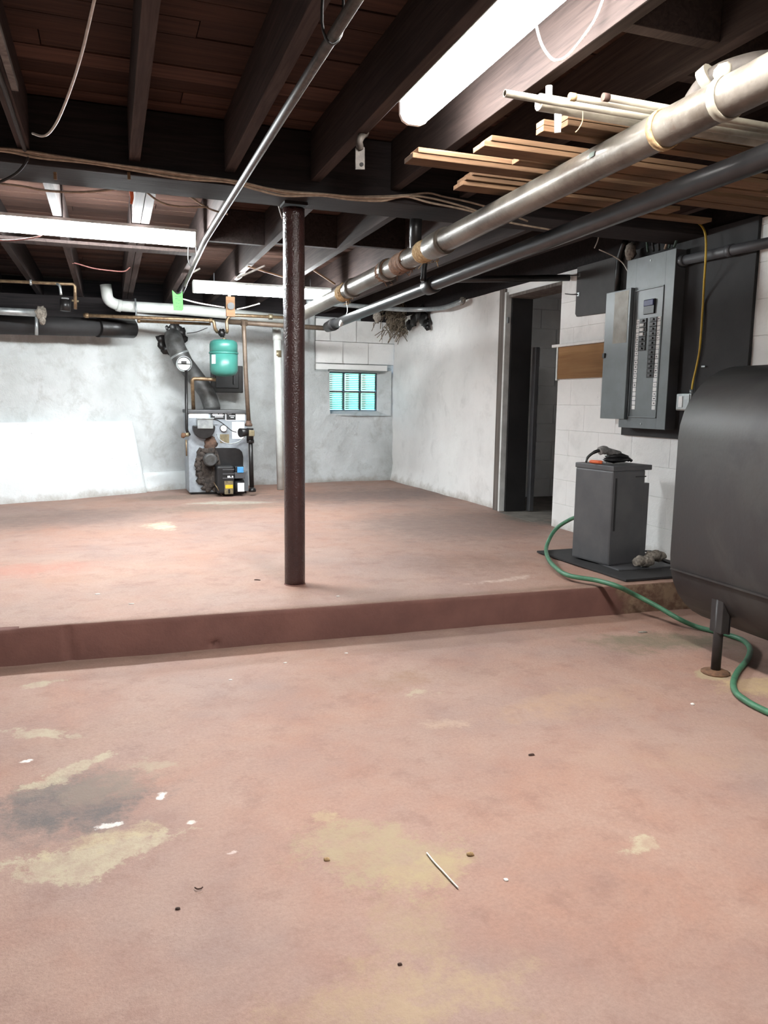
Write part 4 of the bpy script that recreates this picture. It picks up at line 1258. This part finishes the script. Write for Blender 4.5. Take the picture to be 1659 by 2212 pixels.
lath('wood_lath', at(413, 590, 'y', 6.2), at(432, 580, 'y', 6.2), .014, .012, 'frame_wood', 'short pale scrap crossing the conduit above the green tag')
b = MB(); b.prism([tuple(at(px, py, 'y', 6.7)) for px, py in ((506, 603), (520, 590), (531, 588), (522, 600), (512, 606))], (0, .006, 0))
single('paper_scrap', b, M['white_paint'], 'white paper scrap above the middle tube light', 'paper')
b = MB(); b.prism([tuple(at(px, py, 'y', 4.46)) for px, py in ((279, 412), (288, 410), (289, 428), (286, 441), (281, 440), (282, 428))], (0, .004, 0))
single('orange_strip', b, M['orange'], 'small orange strip hanging beside the double joist above the left tube light', 'strip')
cable('white_wire', [at(601, 434, 'y', 4.28), at(603, 448, 'y', 4.28), at(610, 472, 'y', 4.26)], .004, 'cable_white', 'short white wire at the top left of the post', 'wire')
for (px, py, nm) in ((278, 378, 'small pale clip on the girder above the left light'), (119, 378, 'pale peg on the girder above the far left joist')):
    b = MB(); b.beam(at(px, py-6, 'y', 3.93), at(px+1, py+10, 'y', 3.93), .014, .012, up=(0, 1, 0), bev=.002)
    single('cable_clip', b, M['lumber'], nm, 'clip')

# ---- electric panel on its black backboard
XP = 3.38
bb = thing('backboard', (3.47, 4.1, .98), 'large black painted plywood board behind the breaker panel', 'board')
b = MB(); b.box((3.466, 3.545, .985), (3.488, 4.68, 2.262), .003); b.build('sheet', M['board_black'], bb)
pn = thing('breaker_panel', (3.42, 4.36, 1.04), 'grey electrical breaker panel with its door swung open on the right wall', 'panel')
b = MB(); b.box((XP+.004, 4.118, 1.044), (3.466, 4.588, 2.174), .003); b.build('box', M['dark_grey_metal'], pn)
# cover with a rectangular window for the breakers, built from four rails and a recessed plate
y0, y1, z0, z1 = 4.112, 4.597, 1.043, 2.175
oy0, oy1, oz0, oz1 = 4.20, 4.495, 1.115, 1.965
b = MB()
b.box((XP, y0, z0), (XP+.006, oy0, z1), .0015)
b.box((XP, oy1, z0), (XP+.006, y1, z1), .0015)
b.box((XP, oy0, z0), (XP+.006, oy1, oz0), .0015)
b.box((XP, oy0, oz1), (XP+.006, oy1, z1), .0015)
cv = b.build('cover', M['grey_metal'], pn)
b = MB()
for (ya, za, yb, zb_) in ((oy0, oz0, oy1, oz0+.008), (oy0, oz1-.008, oy1, oz1), (oy0, oz0, oy0+.008, oz1), (oy1-.008, oz0, oy1, oz1)):
    b.box((XP-.006, ya, za), (XP+.004, yb, zb_), .002)
b.build('trim_lip', M['grey_metal'], cv)
b = MB(); b.box((XP+.0035, oy0-.002, oz0-.002), (XP+.010, oy1+.002, oz1+.002)); df = b.build('dead_front', M['grey_metal'], pn)
b = MB(); b.box((XP-.008, 4.281, 1.795), (XP+.005, 4.387, 1.89), .003); mbk = b.build('main_breaker', M['black_plastic'], pn)
b = MB(); b.box((XP-.016, 4.285, 1.848), (XP-.007, 4.38, 1.886), .003); b.build('main_handle', M['navy'], mbk, 'dark blue handle')
NB = 20
bz0, bz1 = 1.168, 1.772
dz = (bz1-bz0)/NB
brk = lab = None
for side, (yc_lab, yc_brk, rows) in enumerate(((4.447, 4.392, range(13, 20)), (4.238, 4.288, range(7, 20)))):
    for r in rows:
        zc = bz0+(r+.5)*dz
        if brk is None:
            b = MB(); b.box((XP-.004, yc_brk-.036, zc-dz*.47), (XP+.005, yc_brk+.036, zc+dz*.47), .002)
            brk = b.build('breaker', M['black_plastic'], pn); brk0 = (yc_brk, zc)
            b = MB(); b.box((XP-.012, yc_brk-.010, zc-dz*.22), (XP-.003, yc_brk+.014, zc+dz*.22), .002)
            tog = b.build('toggle', M['dark_grey_metal'], brk)
        else:
            o = brk.copy(); COL.objects.link(o); o.location = brk.location+Vector((0, yc_brk-brk0[0], zc-brk0[1]))
            t2 = tog.copy(); COL.objects.link(t2); t2.parent = o
            if side == 0 and r in (17, 18, 16):
                t2.scale = (1, 1.6, 1.5); t2.data = t2.data.copy(); t2.data.materials[0] = M['label_white']
    for r in range(NB):
        zc = bz0+(r+.5)*dz
        if lab is None:
            b = MB(); b.box((XP+.0015, yc_lab-.017, zc-dz*.43), (XP+.0045, yc_lab+.017, zc+dz*.43))
            lab = b.build('circuit_label', M['label_white'], pn); lab0 = (yc_lab, zc)
        else:
            o = lab.copy(); COL.objects.link(o); o.location = lab.location+Vector((0, yc_lab-lab0[0], zc-lab0[1]))
# printed marks on the labels
b = MB()
for k in range(34):
    side = k % 2
    yc = (4.447, 4.238)[side]
    zc = bz0+(random.randrange(NB)+.5)*dz
    b.box((XP+.0009, yc-.008+random.uniform(-.003, .003), zc-.004), (XP+.0016, yc+.006, zc+random.uniform(-.002, .004)))
o = b.build('circuit_writing', M['dark_grey_metal'], pn)
o['kind'] = 'stuff'
# open door
b = MB(); b.box((XP-.012, 4.515, 1.10), (XP-.004, 4.803, 1.985), .003); dr = b.build('door', M['grey_metal'], pn)
b = MB(); b.box((XP-.030, 4.500, 1.10), (XP-.004, 4.522, 1.985), .004); b.build('hinge_edge', M['grey_metal'], dr)
b = MB(); b.box((XP-.0135, 4.545, 1.625), (XP-.0115, 4.70, 1.975)); b.build('circuit_directory', M['old_pvc'], dr, 'pale paper circuit list')
b = MB(); b.box((XP-.022, 4.775, 1.53), (XP-.010, 4.803, 1.565), .003); b.build('latch', M['black_iron'], dr)
for zz in (1.075, 2.14):
    b = MB(); b.cyl((XP-.004, 4.35, zz), (XP+.002, 4.35, zz), .006, 10); b.build('cover_screw', M['galv'], cv)
jb = thing('outlet_box', (3.44, 4.0, 1.17), 'galvanised outlet box beside the breaker panel fed by the yellow cable', 'box')
b = MB(); b.box((3.42, 3.938, 1.168), (3.466, 4.068, 1.275), .006); b.build('box', M['galv'], jb)
b = MB(); b.box((3.413, 3.945, 1.174), (3.421, 4.06, 1.269), .004); cvr = b.build('cover_plate', M['galv'], jb)
b = MB(); b.box((3.408, 4.0, 1.188), (3.414, 4.035, 1.258), .002); b.build('socket', M['label_white'], cvr, 'white outlet face')
b = MB(); b.cyl((3.44, 3.957, 1.272), (3.44, 3.957, 1.30), .012, 10); b.build('cable_clamp', M['galv'], jb)
cable('yellow_cable', [at(px, py, 'x', x_) for px, py, x_ in ((1500, 482, 3.40), (1511, 484, 3.39), (1521, 497, 3.38), (1525, 520, 3.378), (1524, 565, 3.378), (1521, 610, 3.42), (1519, 650, 3.455), (1517, 680, 3.455), (1512, 750, 3.455), (1505, 790, 3.455), (1497, 825, 3.45), (1494, 848, 3.44))], .0065, 'cable_yellow', 'yellow cable running down the black board to the outlet box')
b = MB(); b.box((3.45, 3.87, 1.435), (3.466, 3.90, 1.445), .001)
single('cable_staple', b, M['galv'], 'staple holding the yellow cable on the black board', 'staple')
gp = thing('grey_conduit', at(1560, 546, 'x', 3.40), 'fat grey conduit leaving the right side of the breaker panel', 'pipe')
pa, pb_ = at(1474, 563, 'x', 3.425), at(1700, 516, 'x', 3.425)
b = MB(); b.tube([pa, pb_], .030, 16); b.build('run', M['dark_grey_metal'], gp)
u = at(1578, 541, 'x', 3.425)
b = MB(); b.tube([u-(pb_-pa).normalized()*.02, u+(pb_-pa).normalized()*.02], .035, 16); b.build('coupling', M['dark_grey_metal'], gp)
b = MB(); b.tube([pa-(pb_-pa).normalized()*.01, pa+(pb_-pa).normalized()*.03], .037, 16); b.build('connector', M['dark_grey_metal'], gp)
# wires rising from the panel
for k, (pts, mat, nm) in enumerate((
        ([(1400, 545), (1398, 520), (1408, 498), (1425, 485)], 'wire_green', 'green wire arching left above the panel top'),
        ([(1412, 543), (1410, 515), (1420, 495), (1445, 478)], 'cable_dark', 'dark wire arching beside the green one above the panel top'),
        ([(1424, 541), (1422, 510), (1428, 500), (1440, 492)], 'cable_dark', 'dark wire in the middle above the panel top'),
        ([(1445, 536), (1452, 510), (1462, 493), (1484, 478)], 'wire_green', 'green wire in the middle above the panel top'),
        ([(1456, 534), (1466, 508), (1478, 490), (1496, 472)], 'wire_green', 'green wire farthest right above the panel top'),
        ([(1436, 538), (1444, 515), (1448, 505), (1462, 480)], 'cable', 'tan wire rising above the panel top'))):
    cable('panel_wire', [at(px, py, 'x', 3.395+.0175*(k % 4)) for px, py in pts], .008, mat, nm, 'wire', 'wires entering the panel top')
b = MB(); b.tube(bends([at(1334, 628, 'x', 3.44), at(1336, 565, 'x', 3.44), at(1345, 535, 'x', 3.44), at(1352, 520, 'x', 3.44)], .05), .022, 12)
single('black_conduit', b, M['black_iron'], 'black conduit rising behind the top left of the breaker panel', 'pipe')
b = MB(); rough_blob(b, at(1362, 545, 'x', 3.40), (.03, .045, .06), .4, 6, 7)
single('conduit_fitting', b, M['dust'], 'crusty pale fitting at the top left of the breaker panel', 'fitting')
# grey board with hooks
M['board_grey'] = plain('dark grey painted board', srgb(58, 56, 55), srgb(46, 44, 44), 5, 0.7)
gb = thing('grey_board', (3.47, 5.1, 1.87), 'dark grey board with hooks on the wall between doorway and panel', 'board')
b = MB(); b.prism([(3.468, y, z) for y, z in ((5.345, 2.255), (5.345, 1.90), (5.325, 1.878), (4.70, 1.862), (4.70, 2.255))], (.02, 0, 0), .002); b.build('sheet', M['board_grey'], gb)
for zz in (2.045, 2.19):
    b = MB(); b.box((3.463, 5.325-.03, zz-.014), (3.468, 5.325, zz+.014), .001); b.build('hook_plate', M['galv'], gb)
    b = MB(); b.tube(smooth_path([(3.462, 5.31, zz), (3.44, 5.36, zz+.004), (3.435, 5.45, zz+.02)], 4), .004, 6); b.build('hook', M['black_iron'], gb)
# plywood patch in the wall
pw = thing('plywood_patch', (3.48, 5.3, 1.40), 'brown plywood sheet closing a gap in the wall left of the panel', 'board')
b = MB(); b.box((3.474, 4.70, 1.402), (3.489, 5.585, 1.655), .002); b.build('sheet', M['ply'], pw)
b = MB(); b.box((3.462, 4.72, 1.658), (3.489, 5.66, 1.682), .006); b.build('plaster_ledge', M['wall_block'], pw, 'rough plaster ledge above the sheet')
b = MB(); b.box((3.468, 5.572, 1.39), (3.489, 5.592, 1.66), .003); b.build('white_edge', M['white_paint'], pw)

# ---- dehumidifier on its board
bd = thing('base_board', (3.1, 4.1, ZU+.004), 'black board lying at the step edge under the grey dehumidifier', 'board')
b = MB(); b.prism([(2.752, 4.575, ZU+.004), (2.80, 3.655, ZU+.004), (3.44, 3.655, ZU+.004), (3.44, 4.60, ZU+.004)], (0, 0, .013), .002); b.build('sheet', M['board_black'], bd)
b = MB(); b.box((2.90, 3.86, ZU+.0165), (3.32, 4.32, ZU+.026), .003); b.build('drip_tray', M['dark_grey_metal'], bd)
c0 = Vector((2.9, 3.965, ZU+.026))
th = math.radians(9)
ex, ey = Vector((math.cos(th), math.sin(th), 0)), Vector((-math.sin(th), math.cos(th), 0))
RM = Matrix((ex, ey, Vector((0, 0, 1)))).transposed()
W1, W2, HT = .335, .305, .625
dh = thing('dehumidifier', c0+ex*W2/2+ey*W1/2, 'grey metal dehumidifier standing on the black board beside the oil tank', 'dehumidifier')
def dbox(a, c, bev=.004):
    a, c = Vector(a), Vector(c)
    b = MB(); mid = (a+c)/2
    b.obox(c0+ex*mid.x+ey*mid.y+Vector((0, 0, mid.z)), tuple(abs(v)/2 for v in (c-a)), RM, bev)
    return b
dbox((0, 0, 0), (W2-.03, W1, HT-.03), .012).build('body', M['dark_grey_metal'], dh)
dbox((-.003, -.003, HT-.032), (W2+.022, W1+.003, HT), .005).build('lid', M['dark_grey_metal'], dh)
dbox((W2-.035, .004, .02), (W2+.014, W1-.004, HT-.115), .004).build('front_grille', M['dark_grey_metal'], dh)
dbox((.022, -.0035, .22), (.034, .004, HT-.075), .001).build('side_slot', M['black_plastic'], dh)
dbox((.19, -.003, HT-.075), (.28, .003, HT-.068), .001).build('seam', M['black_plastic'], dh)
ct = c0+Vector((0, 0, HT))
gl = thing('work_glove', ct+ex*.12+ey*.1, 'pair of black and grey work gloves folded on top of the dehumidifier', 'gloves')
def T(a, c, h):
    return ct+ex*a+ey*c+Vector((0, 0, h))
b = MB(); rough_blob(b, T(.14, .13, .028), (.085, .055, .02), .3, 3, 8); rough_blob(b, T(.16, .14, .05), (.075, .05, .018), .35, 9, 8)
b.build('black_palm', M['black_plastic'], gl)
b = MB()
b.tube(smooth_path([T(.18, .14, .060), T(.10, .14, .078), T(.05, .145, .09), T(.02, .15, .083)], 5), [.022]*8+[.027]*8, 8)
b.build('grey_back', M['glove_grey'], gl, 'grey worn backs')
b = MB(); b.tube(smooth_path([T(.03, .15, .09), T(-.01, .165, .075), T(-.045, .18, .045), T(-.06, .18, .012)], 5), [.011]*6+[.009]*6+[.007]*4, 8); b.build('finger', M['black_plastic'], gl)
for k in range(3):
    b = MB(); b.tube(smooth_path([T(.19, .11+.022*k, .034), T(.225, .105+.024*k, .034), T(.255, .105+.024*k, .02)], 4), [.0125]*5+[.010]*4, 8); b.build('finger', M['black_plastic'], gl)
oc = thing('orange_tool', ct+ex*.02+ey*.08, 'orange plastic handle lying beside the gloves on the dehumidifier', 'tool')
b = MB(); b.tube([T(.014, .225, .013), T(.016, .215, .013), T(.028, .14, .013), T(.030, .13, .013)], [.007, .011, .012, .009], 10); b.build('handle', M['orange'], oc)
b = MB(); b.tube([T(.030, .13, .013), T(.035, .10, .012)], [.005, .004], 8); b.build('shank', M['galv'], oc)
b = MB()
qa, qb = at(1372, 1222, 'z', .225)+Vector((0, 0, .012)), at(1424, 1203, 'z', .235)+Vector((-.02, -.05, .03))
n_ = 22
cc = [qa+(qb-qa)*(k/n_)+Vector((0, 0, .012*math.sin(k*.55)))+Vector((.008*math.sin(k*1.3), .008*math.cos(k*1.1), 0)) for k in range(n_+1)]
b.tube(cc, [.020+.016*math.sin(math.pi*k/n_)+.007*math.sin(k*2.1) for k in range(n_+1)], 14)
for v in b.bm.verts:
    v.co += Vector((nz(v.co.x, v.co.y, v.co.z, 38), nz(v.co.y, v.co.z, v.co.x, 38), nz(v.co.z, v.co.x, v.co.y, 38)))*.009
single('lint_filter', b, M['dust'], 'crumpled grey lint covered filter beside the dehumidifier', 'filter')
cable('power_cord', [at(1392, 1190, 'z', .21), at(1410, 1192, 'z', .23), at(1425, 1205, 'z', .22), at(1440, 1215, 'z', .20), at(1470, 1219, 'z', .20)], .006, 'cable_dark', 'black power cord on the board behind the lint covered filter', 'cord')

# ---- green hose
hz = ZU+.014
hp = [at(1246, 1117, 'y', 4.42), at(1232, 1122, 'y', 4.52), at(1206, 1138, 'y', 4.64), at(1190, 1158, 'y', 4.62)]
hp += [at(px, py, 'z', hz+.0245) for px, py in ((1180, 1184), (1184, 1206), (1200, 1226), (1228, 1243))]
hp += [at(1290, 1254, 'z', hz+.026), at(1335, 1267, 'z', hz+.026), at(1372, 1285, 'y', 3.50), at(1420, 1310, 'y', 3.40), at(1465, 1336, 'y', 3.28), at(1500, 1352, 'z', .02)]
hp += [at(px, py, 'z', .014) for px, py in ((1535, 1362), (1575, 1372), (1606, 1384), (1620, 1402), (1614, 1425), (1594, 1450), (1584, 1475), (1590, 1496), (1612, 1514), (1645, 1532), (1700, 1556))]
cable('garden_hose', hp, .0135, 'hose', 'green garden hose running from the dehumidifier over the step to the right edge', 'hose', None, 6, 10)

# ---- oil tank
TX, TR, TB, TT, TY1, TY0 = 2.84, .343, .15, 1.39, 2.95, 1.40
def oprof(ins):
    r = TR-ins
    out = []
    for k in range(17):
        a = math.pi*k/16
        out.append((TX-r*math.cos(a), TT-TR+r*math.sin(a)))
    for k in range(17):
        a = math.pi*k/16
        out.append((TX+r*math.cos(a), TB+TR-r*math.sin(a)))
    return out
tk = thing('oil_tank', (TX, (TY0+TY1)/2, 0), 'large dark heating oil tank on short legs along the right wall', 'tank')
b = MB()
rings = []
for (y, ins) in ((TY0-.05, .20), (TY0-.03, .07), (TY0-.008, .015), (TY0+.01, 0), (TY1-.012, 0), (TY1+.008, .015), (TY1+.03, .07), (TY1+.05, .20)):
    rings.append([b.bm.verts.new((x, y, z)) for x, z in oprof(ins)])
for p, q in zip(rings, rings[1:]):
    n_ = len(p)
    for k in range(n_):
        b.bm.faces.new((p[k], p[(k+1) % n_], q[(k+1) % n_], q[k])).smooth = True
b.bm.faces.new(rings[0][::-1]); b.bm.faces.new(rings[-1])
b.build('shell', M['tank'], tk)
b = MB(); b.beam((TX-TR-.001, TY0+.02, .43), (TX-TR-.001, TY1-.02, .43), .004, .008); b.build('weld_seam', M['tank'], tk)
b = MB(); b.cyl((TX, 2.2, TT-.01), (TX, 2.2, TT+.06), .035, 14); b.build('filler_neck', M['black_iron'], tk)
for (lx, ly) in ((TX-.285, 2.66), (TX+.285, 2.66), (TX-.285, 1.62), (TX+.285, 1.62)):
    sx_ = -1 if lx < TX else 1
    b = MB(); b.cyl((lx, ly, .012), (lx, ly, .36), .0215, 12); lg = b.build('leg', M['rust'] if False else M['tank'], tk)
    b = MB(); b.box((lx-.02 if sx_ < 0 else lx-.03, ly-.036, .19), (lx+.03 if sx_ < 0 else lx+.02, ly+.036, .375), .004)
    b.obox((lx-.026*-sx_*-1, ly, .28), (.006, .036, .095), Matrix.Identity(3), .002)
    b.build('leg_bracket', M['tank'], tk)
    b = MB(); b.lathe((lx, ly, -.002), [(.062, 0), (.064, .006), (.05, .012), (.026, .018)], 14); b.build('foot', M['rust'], lg, 'rust scaled foot')

# ---- litter on the floor
def bit(name, px, py, sx_, sy_, h, mat, label, cat='debris', z=0.0, rot=0.0, seed=1, group=None):
    p = at(px, py, 'z', z+.002)
    p.z = z+floor_h(p.x, p.y)+h*.55
    b = MB(); rough_blob(b, (0, 0, 0), (sx_, sy_, h), .5, seed, 5)
    bmesh.ops.rotate(b.bm, verts=b.bm.verts[:], cent=(0, 0, 0), matrix=Matrix.Rotation(rot, 3, 'Z'))
    bmesh.ops.translate(b.bm, verts=b.bm.verts[:], vec=p)
    return single(name, b, M[mat], label, cat, group)
bit('dead_leaf_bit', 1148, 1630, .012, .006, .004, 'chip_brown', 'dark brown leaf crumb in the middle of the lower floor')
bit('stone_chip', 1016, 1847, .010, .008, .006, 'fibre', 'tan stone chip on the floor right of the long pale straw')
bit('stone_chip', 706, 1857, .008, .007, .005, 'fibre', 'small tan pebble inside the large worn patch')
bit('paint_fleck', 1093, 1902, .006, .006, .003, 'chip_white', 'white paint fleck right of the tan stone chip')
bit('paint_fleck', 1496, 1521, .008, .007, .006, 'chip_white', 'pale pebble on the floor left of the hose end')
bit('paint_fleck', 748, 1411, .009, .006, .003, 'chip_white', 'white fleck on the floor just below the middle of the step')
bit('paint_fleck', 616, 1432, .009, .005, .003, 'chip_white', 'white fleck on the floor below the step under the post')
bit('paint_fleck', 498, 1468, .008, .005, .003, 'chip_white', 'white fleck on the floor left of the one under the post')
bit('paint_fleck', 730, 1288, .010, .006, .003, 'chip_white', 'white fleck on the raised floor right of the post', z=ZU)
bit('paint_fleck', 211, 1283, .014, .006, .003, 'chip_white', 'white fleck on the raised floor at left', z=ZU)
bit('paint_fleck', 284, 1303, .014, .005, .003, 'chip_white', 'white fleck on the raised floor near the step edge', z=ZU)
bit('wood_splinter', 556, 1252, .02, .004, .004, 'chip_brown', 'dark splinter on the raised floor left of the post', z=ZU, rot=-.5)
bit('dead_leaf_bit', 384, 1962, .006, .005, .003, 'chip_brown', 'tiny dark crumb at the lower left of the floor')
bit('dead_leaf_bit', 864, 2082, .005, .004, .003, 'chip_brown', 'tiny dark crumb near the bottom of the photo')
bit('leaf_scrap', 1388, 1366, .028, .012, .004, 'dust', 'flat grey scrap on the floor below the step near the tank')
b = MB()
pts = [at(px, py, 'z', .006) for px, py in ((922, 1842), (938, 1862), (955, 1880), (975, 1902), (990, 1918))]
b.tube(smooth_path(pts, 4), .0022, 5)
single('straw', b, M['chip_white'], 'long pale straw lying on the worn patch of the floor', 'straw')
b = MB()
pts = [at(px, py, 'z', .005) for px, py in ((421, 1917), (426, 1920), (434, 1919), (438, 1916))]
b.tube(smooth_path(pts, 4), .0018, 5)
single('bent_twig', b, M['chip_brown'], 'small curved dark twig on the lower floor', 'twig')
